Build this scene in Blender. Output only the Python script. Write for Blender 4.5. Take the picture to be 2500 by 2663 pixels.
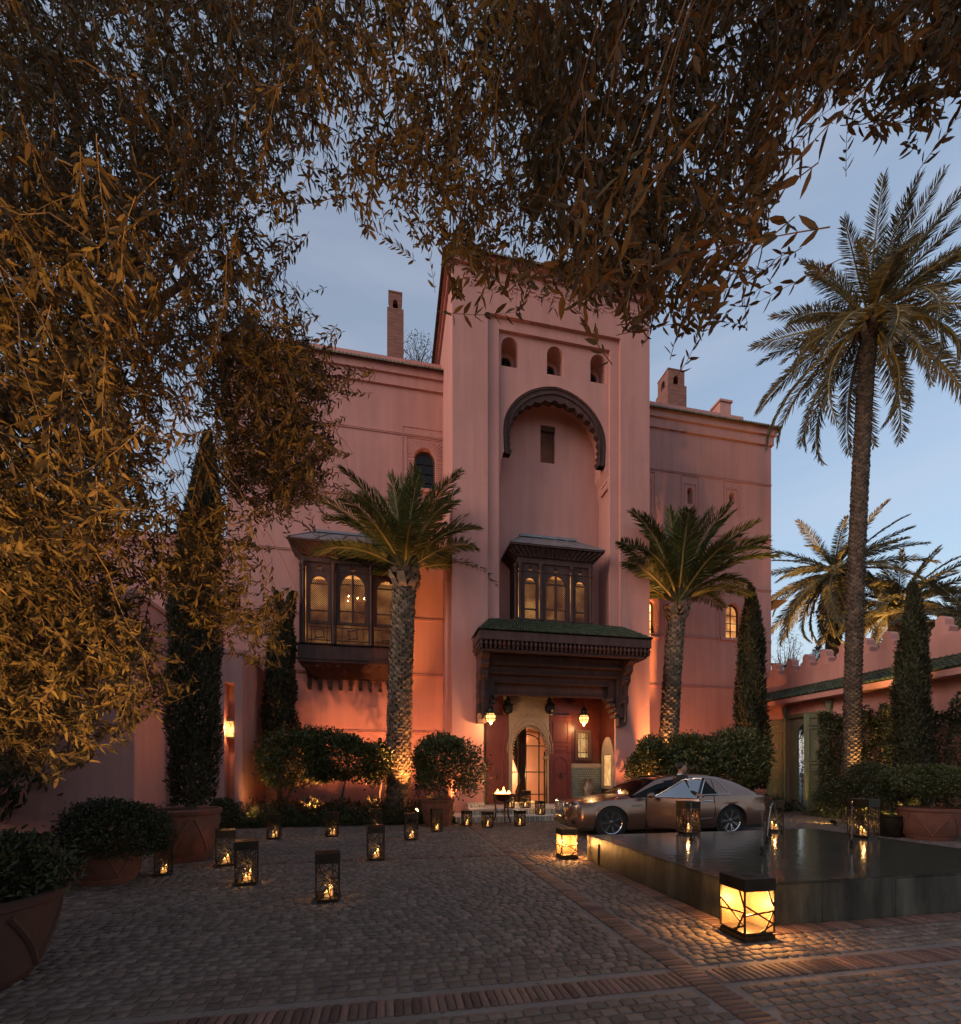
import bpy, math, random
import numpy as np
from mathutils import Vector, Matrix
from mathutils.geometry import tessellate_polygon
R = math.radians
rnd = random.Random(7); rng = np.random.default_rng(7)
for o in list(bpy.data.objects): bpy.data.objects.remove(o)
sc = bpy.context.scene
# ------------------------------------------------------------------ camera, sky, sun, exposure
H = 1.65                                   # eye height
cam = bpy.data.cameras.new('camera'); cam.sensor_fit = 'HORIZONTAL'; cam.sensor_width = 36
cam.lens = 36 * 1200 / 2500; cam.shift_y = (2006 - 1331.5) / 2500; cam.clip_end = 2000; cam.clip_start = 0.05
co = bpy.data.objects.new('camera', cam); sc.collection.objects.link(co)
co.location = (0, 0, H); co.rotation_euler = (R(90), 0, 0); sc.camera = co
SUN_EL, SUN_AZ = 24.0, 240.0               # azimuth clockwise from +Y: the after-glow on the left, behind the camera
world = bpy.data.worlds.new('World'); sc.world = world; world.use_nodes = True
wn = world.node_tree.nodes; wl = world.node_tree.links
bg = wn['Background']; sky = wn.new('ShaderNodeTexSky'); sky.sky_type = 'NISHITA'; sky.sun_disc = False
sky.sun_elevation = R(2.0); sky.sun_rotation = R(SUN_AZ); sky.air_density = 1.0; sky.dust_density = 1.8; sky.ozone_density = 2.0
tc = wn.new('ShaderNodeTexCoord'); mp = wn.new('ShaderNodeMapping'); mp.inputs['Scale'].default_value = (1.2, 1.2, 7.0)
nz = wn.new('ShaderNodeTexNoise'); nz.inputs['Scale'].default_value = 2.2; nz.inputs['Detail'].default_value = 6
rp = wn.new('ShaderNodeValToRGB'); rp.color_ramp.elements[0].position = .47; rp.color_ramp.elements[1].position = .75
rp.color_ramp.elements[0].color = (.30, .30, .30, 1); rp.color_ramp.elements[1].color = (.46, .46, .46, 1)
mx = wn.new('ShaderNodeMix'); mx.data_type = 'RGBA'
wl.new(tc.outputs['Generated'], mp.inputs['Vector']); wl.new(mp.outputs[0], nz.inputs['Vector']); wl.new(nz.outputs['Fac'], rp.inputs[0])
sz = wn.new('ShaderNodeSeparateXYZ'); wl.new(tc.outputs['Generated'], sz.inputs[0]); hz_ = wn.new('ShaderNodeMapRange'); hz_.inputs[1].default_value = .0; hz_.inputs[2].default_value = .45; hz_.inputs[3].default_value = .32; hz_.inputs[4].default_value = 0
wl.new(sz.outputs['Z'], hz_.inputs[0]); ad_ = wn.new('ShaderNodeMath'); wl.new(rp.outputs[0], ad_.inputs[0]); wl.new(hz_.outputs[0], ad_.inputs[1])      # hazier towards the horizon
wl.new(ad_.outputs[0], mx.inputs['Factor']); wl.new(sky.outputs[0], mx.inputs['A'])
mx.inputs['B'].default_value = (1.0, 1.02, 1.18, 1)
wl.new(mx.outputs['Result'], bg.inputs['Color']); bg.inputs['Strength'].default_value = 0.15
sd = bpy.data.lights.new('sun', 'SUN'); sd.energy = 0.36; sd.angle = R(30); sd.color = (1.0, .76, .64)
so = bpy.data.objects.new('sun', sd); sc.collection.objects.link(so)
sdir = Vector((math.sin(R(SUN_AZ)) * math.cos(R(SUN_EL)), math.cos(R(SUN_AZ)) * math.cos(R(SUN_EL)), math.sin(R(SUN_EL))))
so.rotation_euler = sdir.to_track_quat('Z', 'Y').to_euler(); so.location = sdir * 60
sc.view_settings.view_transform = 'Standard'; sc.view_settings.look = 'None'; sc.view_settings.gamma = 1
sc.view_settings.exposure = 2.2; sc.view_settings.use_curve_mapping = False
sc.cycles.use_light_tree = True; sc.cycles.max_bounces = 6; sc.cycles.transparent_max_bounces = 12
sc.cycles.sample_clamp_indirect = 4; sc.cycles.use_denoising = True
# ------------------------------------------------------------------ the palace frame: s along the facade, n into depth, z up
TH = R(11.2); CA, SA = math.cos(TH), math.sin(TH)
def W(s, n, z=0): return Vector((s * CA - n * SA, s * SA + n * CA, z))
def SN(x, y): return (x * CA + y * SA, -x * SA + y * CA)
def fs(u, v, n):
    rx = (u - 1250) / 1200; rs = rx * CA + SA; rn = -rx * SA + CA; t = n / rn
    return t * rs, H + t * (2006 - v) / 1200
def S_(u, n): return fs(u, 2006, n)[0]
def Z_(u, v, n): return fs(u, v, n)[1]
def gr(u, v, z=0):
    Y = 1200 * (H - z) / (v - 2006); return Vector(((u - 1250) / 1200 * Y, Y, z))
def at(u, v, Y): return Vector(((u - 1250) / 1200 * Y, Y, H + (2006 - v) / 1200 * Y))
COL = sc.collection
LS, ES = .34, .36                          # lamps and glowing surfaces at this exposure
# ------------------------------------------------------------------ mesh helpers
class MB:
    def __init__(self): self.v = []; self.f = []
    def add(self, vs, fs_):
        b = len(self.v); self.v += [tuple(p) for p in vs]; self.f += [[i + b for i in f] for f in fs_]; return self
    def box(self, x0, x1, y0, y1, z0, z1):
        x0, x1 = min(x0, x1), max(x0, x1); y0, y1 = min(y0, y1), max(y0, y1); z0, z1 = min(z0, z1), max(z0, z1)
        return self.add([(x0,y0,z0),(x1,y0,z0),(x1,y1,z0),(x0,y1,z0),(x0,y0,z1),(x1,y0,z1),(x1,y1,z1),(x0,y1,z1)],
                        [(0,3,2,1),(4,5,6,7),(0,1,5,4),(1,2,6,5),(2,3,7,6),(3,0,4,7)])
    def frustum(self, a, b):   # a,b = (x0,x1,y0,y1,z)
        x0,x1,y0,y1,z = a; X0,X1,Y0,Y1,Z = b
        return self.add([(x0,y0,z),(x1,y0,z),(x1,y1,z),(x0,y1,z),(X0,Y0,Z),(X1,Y0,Z),(X1,Y1,Z),(X0,Y1,Z)],
                        [(0,3,2,1),(4,5,6,7),(0,1,5,4),(1,2,6,5),(2,3,7,6),(3,0,4,7)])
    def bar(self, a, b, w, h=None, up=(0, 1, 0)):
        a = Vector(a); b = Vector(b); h = h or w; d = (b - a).normalized(); u = Vector(up)
        if abs(d.dot(u)) > .95: u = Vector((1, 0, 0))
        x = d.cross(u).normalized() * w / 2; y = x.cross(d).normalized() * h / 2
        vs = [a-x-y, a+x-y, a+x+y, a-x+y, b-x-y, b+x-y, b+x+y, b-x+y]
        return self.add(vs, [(0,3,2,1),(4,5,6,7),(0,1,5,4),(1,2,6,5),(2,3,7,6),(3,0,4,7)])
    def tube(self, pts, rad, seg=6, cap=True):
        pts = [Vector(p) for p in pts]; n = len(pts)
        if not hasattr(rad, '__len__'): rad = [rad] * n
        b = len(self.v); u = None
        for i, p in enumerate(pts):
            d = (pts[min(i+1, n-1)] - pts[max(i-1, 0)]).normalized()
            if u is None: u = d.orthogonal().normalized()
            u = (u - d * u.dot(d)); u = u.normalized() if u.length > 1e-6 else d.orthogonal().normalized()
            w = d.cross(u)
            for k in range(seg):
                a = 2 * math.pi * k / seg; self.v.append(tuple(p + (u * math.cos(a) + w * math.sin(a)) * rad[i]))
        for i in range(n - 1):
            for k in range(seg):
                k2 = (k + 1) % seg; self.f.append([b+i*seg+k, b+i*seg+k2, b+(i+1)*seg+k2, b+(i+1)*seg+k])
        if cap:
            self.f.append([b + k for k in range(seg)][::-1]); self.f.append([b + (n-1)*seg + k for k in range(seg)])
        return self
    def lathe(self, prof, seg=20, c=(0, 0, 0), cap=True):
        b = len(self.v); cx, cy, cz = c
        for r, z in prof:
            for k in range(seg):
                a = 2 * math.pi * k / seg; self.v.append((cx + r * math.cos(a), cy + r * math.sin(a), cz + z))
        for i in range(len(prof) - 1):
            for k in range(seg):
                k2 = (k + 1) % seg; self.f.append([b+i*seg+k, b+i*seg+k2, b+(i+1)*seg+k2, b+(i+1)*seg+k])
        if cap:
            self.f.append([b + k for k in range(seg)][::-1]); m = b + (len(prof)-1)*seg; self.f.append([m + k for k in range(seg)])
        return self
    def prism(self, poly, y0, y1, axis='y'):     # poly in (x,z) pushed along y, or in (y,z) pushed along x
        n = len(poly); f = lambda p, q: (p[0], q, p[1]) if axis == 'y' else ((q, p[0], p[1]) if axis == 'x' else (p[0], p[1], q))
        vs = [f(p, y0) for p in poly] + [f(p, y1) for p in poly]
        tri = [list(t) for t in tessellate_polygon([[Vector((p[0], p[1], 0)) for p in poly]])]
        fs_ = tri + [[i + n for i in t][::-1] for t in tri] + [[i, (i+1) % n, n + (i+1) % n, n + i] for i in range(n)]
        return self.add(vs, fs_)
    def plate(self, outer, holes, y0, y1):       # wall sheet in x,z with openings, thickness y0..y1 (front at y0)
        loops = [outer] + holes; pts = [p for l in loops for p in l]; n = len(pts)
        tri = [list(t) for t in tessellate_polygon([[Vector((p[0], p[1], 0)) for p in l] for l in loops])]
        vs = [(p[0], y0, p[1]) for p in pts] + [(p[0], y1, p[1]) for p in pts]
        fs_ = []
        for t in tri:
            a, b_, c = (pts[i] for i in t)
            cr = (b_[0]-a[0])*(c[1]-a[1]) - (b_[1]-a[1])*(c[0]-a[0])
            t = t if cr > 0 else t[::-1]
            fs_.append(t); fs_.append([i + n for i in t][::-1])
        k = 0
        for l in loops:
            m = len(l); ar = sum(l[i][0]*l[(i+1) % m][1] - l[(i+1) % m][0]*l[i][1] for i in range(m))
            for i in range(m):
                q = [k+i, n+k+i, n+k+(i+1) % m, k+(i+1) % m]
                fs_.append(q if (ar > 0) == (l is outer) else q[::-1])
            k += m
        return self.add(vs, fs_)
    def xf(self, M): self.v = [tuple(M @ Vector(p)) for p in self.v]; return self
    def mesh(self, name, mat, smooth=False):
        me = bpy.data.meshes.new(name); me.from_pydata(self.v, [], self.f); me.materials.append(mat)
        if smooth:
            me.polygons.foreach_set('use_smooth', [True] * len(me.polygons)); me.set_sharp_from_angle(angle=R(smooth if smooth > 1 else 40))
        me.update(); return me
    def build(self, name, mat, parent=None, smooth=False, **kw): return link(name, self.mesh(name, mat, smooth), parent, **kw)
def link(name, me, parent=None, loc=None, rot=None, scale=None, label=None, cat=None, group=None, kind=None):
    o = bpy.data.objects.new(name, me); COL.objects.link(o)
    if parent: o.parent = parent
    if loc is not None: o.location = loc
    if rot is not None: o.rotation_euler = rot if hasattr(rot, '__len__') else (0, 0, rot)
    if scale is not None: o.scale = scale if hasattr(scale, '__len__') else (scale,) * 3
    tag(o, label, cat, group, kind); return o
def tag(o, label=None, cat=None, group=None, kind=None):
    for k, v in (('label', label), ('category', cat), ('group', group), ('kind', kind)):
        if v: o[k] = v
    return o
def empty(name, loc=(0, 0, 0), rz=0, **kw): return link(name, None, None, loc, rz, **kw)
def copy_tree(o, parent=None):
    c = o.copy(); COL.objects.link(c); c.parent = parent
    for ch in list(o.children): copy_tree(ch, c)
    return c
def fast_mesh(name, V, F, mat, smooth=False, tint=None):      # V (n,3) array, F (m,k) array of equal-size faces
    me = bpy.data.meshes.new(name); m, k = F.shape
    me.vertices.add(len(V)); me.vertices.foreach_set('co', np.asarray(V, np.float32).ravel())
    me.loops.add(m * k); me.loops.foreach_set('vertex_index', F.astype(np.int32).ravel())
    me.polygons.add(m); me.polygons.foreach_set('loop_start', np.arange(0, m * k, k, dtype=np.int32))
    if smooth: me.polygons.foreach_set('use_smooth', np.ones(m, bool))
    if tint is not None:
        a = me.attributes.new('tint', 'FLOAT', 'POINT'); a.data.foreach_set('value', np.asarray(tint, np.float32))
    me.materials.append(mat); me.update(calc_edges=True); return me
def spot(name, loc, target, power, color, size=70, blend=.6, rad=.05, parent=None):
    l = bpy.data.lights.new(name, 'SPOT'); l.energy = power * LS; l.color = color; l.spot_size = R(size); l.spot_blend = blend; l.shadow_soft_size = rad
    o = bpy.data.objects.new(name, l); COL.objects.link(o); o.location = loc
    o.rotation_euler = (Vector(target) - Vector(loc)).to_track_quat('-Z', 'Y').to_euler()
    if parent: o.parent = parent; o.matrix_parent_inverse = parent.matrix_basis.inverted()
    return o
def point(name, loc, power, color, rad=.03, parent=None):
    l = bpy.data.lights.new(name, 'POINT'); l.energy = power * LS; l.color = color; l.shadow_soft_size = rad
    o = bpy.data.objects.new(name, l); COL.objects.link(o); o.location = loc
    if parent: o.parent = parent
    return o
# ------------------------------------------------------------------ materials
def mat(name, c, c2=None, rough=.8, metal=0, scale=4, bump=0, bscale=None, detail=6, spec=.4, emit=None, estr=0, coat=0, objrnd=0, tint=0, trans=0, stretch=None, streak=0):
    m = bpy.data.materials.new(name); m.use_nodes = True; N = m.node_tree.nodes; L = m.node_tree.links; b = N['Principled BSDF']
    b.inputs['Roughness'].default_value = rough; b.inputs['Metallic'].default_value = metal; b.inputs['Specular IOR Level'].default_value = spec
    b.inputs['Coat Weight'].default_value = coat; b.inputs['Coat Roughness'].default_value = .05
    t = N.new('ShaderNodeTexCoord'); vec = t.outputs['Object']
    if stretch:
        mpn = N.new('ShaderNodeMapping'); mpn.inputs['Scale'].default_value = stretch; L.new(vec, mpn.inputs[0]); vec = mpn.outputs[0]
    col = None
    if c2:
        nt = N.new('ShaderNodeTexNoise'); nt.inputs['Scale'].default_value = scale; nt.inputs['Detail'].default_value = detail; nt.inputs['Roughness'].default_value = .65
        L.new(vec, nt.inputs['Vector']); r = N.new('ShaderNodeValToRGB'); r.color_ramp.elements[0].position = .32; r.color_ramp.elements[1].position = .68
        r.color_ramp.elements[0].color = (*c, 1); r.color_ramp.elements[1].color = (*c2, 1); L.new(nt.outputs['Fac'], r.inputs[0]); col = r.outputs[0]
    if streak:        # rain streaks running down a wall
        m2 = N.new('ShaderNodeMapping'); m2.inputs['Scale'].default_value = (2.2, 2.2, .18); L.new(t.outputs['Object'], m2.inputs[0])
        n2 = N.new('ShaderNodeTexNoise'); n2.inputs['Scale'].default_value = 1.6; n2.inputs['Detail'].default_value = 7; L.new(m2.outputs[0], n2.inputs['Vector'])
        r2 = N.new('ShaderNodeMapRange'); r2.inputs[1].default_value = .35; r2.inputs[2].default_value = .7; r2.inputs[3].default_value = 1 - streak; r2.inputs[4].default_value = 1.0; L.new(n2.outputs['Fac'], r2.inputs[0])
        mm = N.new('ShaderNodeMix'); mm.data_type = 'RGBA'; mm.blend_type = 'MULTIPLY'; mm.inputs['Factor'].default_value = 1
        L.new(col, mm.inputs['A']); L.new(r2.outputs[0], mm.inputs['B']); col = mm.outputs['Result']
    if objrnd or tint:
        if objrnd: src = N.new('ShaderNodeObjectInfo').outputs['Random']; amt = objrnd
        else: at_ = N.new('ShaderNodeAttribute'); at_.attribute_name = 'tint'; src = at_.outputs['Fac']; amt = tint
        mr = N.new('ShaderNodeMapRange'); mr.inputs[3].default_value = 1 - amt; mr.inputs[4].default_value = 1 + amt; L.new(src, mr.inputs[0])
        hs = N.new('ShaderNodeHueSaturation'); L.new(mr.outputs[0], hs.inputs['Value'])
        mr2 = N.new('ShaderNodeMapRange'); mr2.inputs[3].default_value = .5 - .03 * amt; mr2.inputs[4].default_value = .5 + .03 * amt
        fr = N.new('ShaderNodeMath'); fr.operation = 'FRACT'; mu = N.new('ShaderNodeMath'); mu.operation = 'MULTIPLY'; mu.inputs[1].default_value = 7.31
        L.new(src, mu.inputs[0]); L.new(mu.outputs[0], fr.inputs[0]); L.new(fr.outputs[0], mr2.inputs[0]); L.new(mr2.outputs[0], hs.inputs['Hue'])
        if col: L.new(col, hs.inputs['Color'])
        else: hs.inputs['Color'].default_value = (*c, 1)
        col = hs.outputs[0]
    if col: L.new(col, b.inputs['Base Color'])
    else: b.inputs['Base Color'].default_value = (*c, 1)
    if bump:
        nb = N.new('ShaderNodeTexNoise'); nb.inputs['Scale'].default_value = bscale or scale * 4; nb.inputs['Detail'].default_value = 5; L.new(vec, nb.inputs['Vector'])
        bn = N.new('ShaderNodeBump'); bn.inputs['Strength'].default_value = bump; bn.inputs['Distance'].default_value = .02
        L.new(nb.outputs['Fac'], bn.inputs['Height']); L.new(bn.outputs[0], b.inputs['Normal'])
    if emit: b.inputs['Emission Color'].default_value = (*emit, 1); b.inputs['Emission Strength'].default_value = estr * ES
    if trans:
        o = N['Material Output']; tr = N.new('ShaderNodeBsdfTranslucent'); ms = N.new('ShaderNodeMixShader'); ms.inputs[0].default_value = trans
        if col: L.new(col, tr.inputs['Color'])
        else: tr.inputs['Color'].default_value = (*c, 1)
        L.new(b.outputs[0], ms.inputs[1]); L.new(tr.outputs[0], ms.inputs[2]); L.new(ms.outputs[0], o.inputs['Surface'])
    return m
def node_of(m, t): return next(n for n in m.node_tree.nodes if n.bl_idname == t)
M = {}
M['stucco'] = mat('pink_stucco', (.455, .226, .196), (.54, .278, .242), rough=.92, scale=.3, bump=.25, bscale=45, spec=.15, streak=.13)
M['stucco_dark'] = mat('weathered_stucco', (.38, .182, .156), (.455, .226, .196), rough=.92, scale=.5, bump=.25, bscale=45, spec=.15, streak=.2)
M['wood'] = mat('dark_carved_wood', (.050, .028, .024), (.088, .050, .043), rough=.62, spec=.15, scale=6, bump=.15, bscale=30, stretch=(1, 1, .2))
M['wood_red'] = mat('red_door_wood', (.10, .018, .012), (.17, .032, .020), rough=.42, scale=5, bump=.12, bscale=25, stretch=(2, 2, .3))
M['wood_red_wall'] = mat('oxblood_panel_wall', (.052, .012, .008), (.085, .019, .012), rough=.32, scale=3, bump=.1, bscale=20)
M['lead'] = mat('lead_sheet', (.16, .15, .16), (.24, .23, .24), rough=.5, metal=.5, scale=3)
M['tile_green'] = mat('green_glazed_tile', (.024, .040, .022), (.048, .068, .040), rough=.45, scale=5, tint=.35)
M['tile_brown'] = mat('weathered_roof_tile', (.10, .085, .05), (.17, .14, .09), rough=.6, scale=5, tint=.3)
M['plaster'] = mat('carved_plaster', (.25, .18, .125), (.40, .31, .23), rough=.8, scale=22, bump=.7, bscale=45)
M['marble'] = mat('white_marble', (.62, .58, .55), (.74, .70, .68), rough=.22, scale=1.5)
M['iron'] = mat('black_iron', (.014, .013, .012), (.03, .026, .022), rough=.5, metal=.6, scale=20)
M['bronze'] = mat('dark_bronze_sheet', (.016, .012, .008), (.042, .031, .018), rough=.45, metal=.55, scale=5, bump=.06)
M['terracotta_shaded'] = mat('shade_darkened_terracotta', (.05, .026, .02), (.075, .036, .027), rough=.85, scale=3, bump=.2, bscale=20)  # terracotta with the deep shade on the huge pot put into its colour
M['terracotta'] = mat('terracotta', (.13, .050, .033), (.20, .080, .053), rough=.85, scale=3, bump=.2, bscale=20)
M['soil'] = mat('dark_soil', (.02, .014, .010), (.04, .03, .02), rough=1, scale=12, bump=.6)
M['stone_dark'] = mat('wet_dark_stone', (.022, .023, .017), (.115, .112, .085), rough=.5, scale=3.0, bump=.3, bscale=14, streak=.6, stretch=(1, 1, .35))
M['earth'] = mat('earth', (.07, .055, .045), (.10, .08, .065), rough=1, scale=1)
M['mortar'] = mat('pale_mortar', (.150, .116, .098), (.215, .170, .146), rough=.88, scale=1.5, bump=.5, bscale=60)
M['cobble'] = mat('grey_cobble', (.122, .091, .074), (.190, .146, .121), rough=.84, scale=6, bump=.5, bscale=34, tint=.26, spec=.22)
M['cobble_one'] = mat('grey_cobble_single', (.122, .091, .074), (.190, .146, .121), rough=.84, scale=6, bump=.5, bscale=34, objrnd=.26, spec=.22)
M['brick'] = mat('red_paving_brick', (.100, .060, .048), (.165, .098, .078), rough=.8, scale=5, bump=.4, bscale=30, tint=.45)
M['brick_one'] = mat('red_paving_brick_single', (.100, .060, .048), (.165, .098, .078), rough=.8, scale=5, bump=.4, bscale=30, objrnd=.45)
M['glass'] = mat('dark_window_glass', (.012, .011, .012), rough=.2, spec=.25)
M['curtain'] = mat('patterned_curtain', (.035, .018, .012), (.14, .06, .035), rough=.85, scale=10, stretch=(3, 3, .6))
M['gate'] = mat('painted_green_wood', (.15, .165, .095), (.21, .22, .13), rough=.65, scale=5, bump=.15, stretch=(2, 2, .3))
M['gate_paint'] = mat('faded_painted_ornament', (.32, .26, .17), (.40, .31, .20), rough=.7, scale=9)
M['candle'] = mat('candle_wax', (.8, .55, .3), rough=.6, emit=(1, .42, .10), estr=.35)
M['flame'] = mat('flame', (1, .7, .3), emit=(1, .50, .12), estr=7)
M['fire'] = mat('fire', (1, .6, .2), emit=(1, .40, .07), estr=9)
M['olive'] = mat('olive_leaf', (.056, .042, .019), (.095, .070, .031), rough=.6, spec=.25, scale=1.5, tint=.55, trans=.22)
M['twig'] = mat('olive_twig', (.10, .07, .04), (.16, .11, .06), rough=.85, scale=8)
M['bark'] = mat('olive_bark', (.06, .045, .035), (.13, .10, .075), rough=.95, scale=5, bump=.8, stretch=(2, 2, .4))
M['leaf'] = mat('shrub_leaf', (.046, .054, .014), (.078, .084, .024), rough=.45, scale=1.2, tint=.5, trans=.18)
M['leaf_dark'] = mat('boxwood_leaf', (.024, .029, .010), (.042, .048, .017), rough=.5, scale=1.2, tint=.5, trans=.15)
M['cypress'] = mat('cypress_foliage', (.022, .025, .011), (.042, .044, .019), rough=.7, scale=1.2, tint=.5, trans=.1)
M['frond'] = mat('palm_leaflet', (.046, .066, .018), (.082, .106, .030), rough=.42, scale=.8, tint=.35, trans=.2)
M['frond_grey'] = mat('grey_palm_leaflet', (.105, .096, .056), (.155, .140, .080), rough=.45, scale=.8, tint=.35, trans=.2)
M['rachis'] = mat('palm_rachis', (.16, .14, .05), (.24, .20, .08), rough=.5, scale=3)
M['palm_bark_dark'] = mat('dark_palm_bark', (.035, .025, .018), (.10, .072, .052), rough=.95, scale=7, bump=.6, tint=.45)
M['palm_bark'] = mat('palm_bark', (.075, .05, .032), (.20, .14, .09), rough=.95, scale=7, bump=.6, tint=.45)
M['brickwork'] = None
def brick_mat(name, c1, c2, mortar, w, h, ms=.012, rough=.8, flip=False):
    m = mat(name, c1, rough=rough); N = m.node_tree.nodes; L = m.node_tree.links; b = N['Principled BSDF']
    t = node_of(m, 'ShaderNodeTexCoord'); sp = N.new('ShaderNodeSeparateXYZ'); cb = N.new('ShaderNodeCombineXYZ'); ad = N.new('ShaderNodeMath')
    L.new(t.outputs['Object'], sp.inputs[0]); L.new(sp.outputs['X'], ad.inputs[0]); L.new(sp.outputs['Y'], ad.inputs[1]); L.new(ad.outputs[0], cb.inputs['X'])
    L.new(sp.outputs['Z'], cb.inputs['Y']); bt = N.new('ShaderNodeTexBrick'); L.new(cb.outputs[0], bt.inputs['Vector'])
    bt.inputs['Color1'].default_value = (*c1, 1); bt.inputs['Color2'].default_value = (*c2, 1); bt.inputs['Mortar'].default_value = (*mortar, 1)
    bt.inputs['Scale'].default_value = 1; bt.inputs['Brick Width'].default_value = w; bt.inputs['Row Height'].default_value = h; bt.inputs['Mortar Size'].default_value = ms
    L.new(bt.outputs['Color'], b.inputs['Base Color']); bn = N.new('ShaderNodeBump'); bn.inputs['Strength'].default_value = .8; bn.inputs['Distance'].default_value = .02; bn.invert = True
    L.new(bt.outputs['Fac'], bn.inputs['Height']); L.new(bn.outputs[0], b.inputs['Normal']); return m
M['brickwork'] = brick_mat('chimney_brickwork', (.19, .080, .058), (.28, .125, .09), (.20, .10, .075), .24, .075, .008)
M['zellige'] = brick_mat('zellige_riser', (.70, .66, .58), (.16, .17, .12), (.55, .5, .45), .045, .5, .004, .3)
M['dado'] = brick_mat('blue_grey_dado_tile', (.17, .19, .15), (.24, .26, .20), (.10, .11, .10), .09, .09, .012, .3)
def glow_mat(name, lo, hi, scale, s0, s1, stretch=(1, 1, 1)):
    m = bpy.data.materials.new(name); m.use_nodes = True; N = m.node_tree.nodes; L = m.node_tree.links; b = N['Principled BSDF']
    t = N.new('ShaderNodeTexCoord'); mp_ = N.new('ShaderNodeMapping'); mp_.inputs['Scale'].default_value = stretch; L.new(t.outputs['Object'], mp_.inputs[0])
    n = N.new('ShaderNodeTexNoise'); n.inputs['Scale'].default_value = scale; n.inputs['Detail'].default_value = 3; L.new(mp_.outputs[0], n.inputs['Vector'])
    r = N.new('ShaderNodeValToRGB'); r.color_ramp.elements[0].position = .35; r.color_ramp.elements[1].position = .7
    r.color_ramp.elements[0].color = (*lo, 1); r.color_ramp.elements[1].color = (*hi, 1); L.new(n.outputs['Fac'], r.inputs[0])
    mr = N.new('ShaderNodeMapRange'); mr.inputs[1].default_value = .35; mr.inputs[2].default_value = .7; mr.inputs[3].default_value = s0 * ES; mr.inputs[4].default_value = s1 * ES; L.new(n.outputs['Fac'], mr.inputs[0])
    b.inputs['Base Color'].default_value = (.2, .1, .05, 1); L.new(r.outputs[0], b.inputs['Emission Color']); L.new(mr.outputs[0], b.inputs['Emission Strength']); return m
M['glow'] = glow_mat('lit_room', (.42, .10, .02), (1, .46, .13), 1.3, .22, .95)
M['glow_dim'] = glow_mat('dim_room', (.10, .022, .008), (.30, .09, .03), 1.3, .2, .5)
M['glow_bright'] = glow_mat('lit_pane', (1, .45, .12), (1, .66, .30), 3, 1.0, 2.2)
M['amber'] = glow_mat('lit_amber_glass', (1, .50, .15), (1, .66, .26), 7, .30, .62, (1, 1, .5))
M['bulb'] = mat('bulb', (1, .8, .5), emit=(1, .62, .25), estr=30)
M['lantern_glass'] = mat('lit_lantern_glass', (1, .7, .3), emit=(1, .50, .15), estr=1.5)
def clear_glass(name, tint=(.9, .9, .88), fac=.12):
    m = bpy.data.materials.new(name); m.use_nodes = True; N = m.node_tree.nodes; L = m.node_tree.links
    tr = N.new('ShaderNodeBsdfTransparent'); tr.inputs[0].default_value = (*tint, 1); g = N.new('ShaderNodeBsdfGlossy'); g.inputs['Roughness'].default_value = .04
    ms = N.new('ShaderNodeMixShader'); ms.inputs[0].default_value = fac; L.new(tr.outputs[0], ms.inputs[1]); L.new(g.outputs[0], ms.inputs[2])
    L.new(ms.outputs[0], N['Material Output'].inputs['Surface']); N.remove(N['Principled BSDF']); return m
M['clear'] = clear_glass('clear_pane'); M['amber_pane'] = clear_glass('amber_pane', (1, .72, .38), .06)
M['car_glass'] = clear_glass('tinted_car_glass', (.10, .10, .10), .55)
M['jet'] = clear_glass('water_jet', (.96, .96, .97), .16)

M['amber_lit'] = glow_mat('frosted_amber_pane', (1, .46, .13), (1, .62, .24), 9, .12, .26, (1, 1, .5))
_N = M['amber_lit'].node_tree.nodes; _L = M['amber_lit'].node_tree.links; _t = _N.new('ShaderNodeBsdfTransparent'); _t.inputs[0].default_value = (1, .80, .52, 1); _x = _N.new('ShaderNodeMixShader'); _x.inputs[0].default_value = .5
_L.new(_N['Principled BSDF'].outputs[0], _x.inputs[1]); _L.new(_t.outputs[0], _x.inputs[2]); _L.new(_x.outputs[0], _N['Material Output'].inputs['Surface'])
def arch(s0, s1, z0, z1, point_=.15, k=10, spring=None):      # closed outline, counter-clockwise, slightly pointed head
    w = (s1 - s0) / 2; c = (s0 + s1) / 2; sp = spring if spring is not None else z1 - w * (1 + point_)
    pts = [(s0, z0), (s1, z0)]
    for i in range(k * 2 + 1):
        a = math.pi * i / (2 * k); x = math.cos(a); y = math.sin(a)
        pts.append((c + w * x, sp + (z1 - sp) * (y * (1 - .12 * point_ * 4 * (1 - abs(x)) * 0) )))
    return pts
def rect(s0, s1, z0, z1): return [(s0, z0), (s1, z0), (s1, z1), (s0, z1)]
def rim(poly, t):               # outline moved inwards by t (towards the centroid axis-wise)
    xs = [p[0] for p in poly]; zs = [p[1] for p in poly]; cx = (min(xs) + max(xs)) / 2; w = (max(xs) - min(xs)) / 2; z0, z1 = min(zs), max(zs); h = (z1 - z0) / 2; cz = (z0 + z1) / 2
    return [(cx + (p[0] - cx) * (w - t) / w, cz + (p[1] - cz) * (h - t) / h) for p in poly]
def clip_line(p, q, s0, s1, z0, z1):   # Liang-Barsky
    dx, dz = q[0]-p[0], q[1]-p[1]; t0, t1 = 0., 1.
    for pp, qq in ((-dx, p[0]-s0), (dx, s1-p[0]), (-dz, p[1]-z0), (dz, z1-p[1])):
        if abs(pp) < 1e-9:
            if qq < 0: return None
        else:
            r = qq / pp
            if pp < 0: t0 = max(t0, r)
            else: t1 = min(t1, r)
    return None if t0 >= t1 else ((p[0]+dx*t0, p[1]+dz*t0), (p[0]+dx*t1, p[1]+dz*t1))
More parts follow.
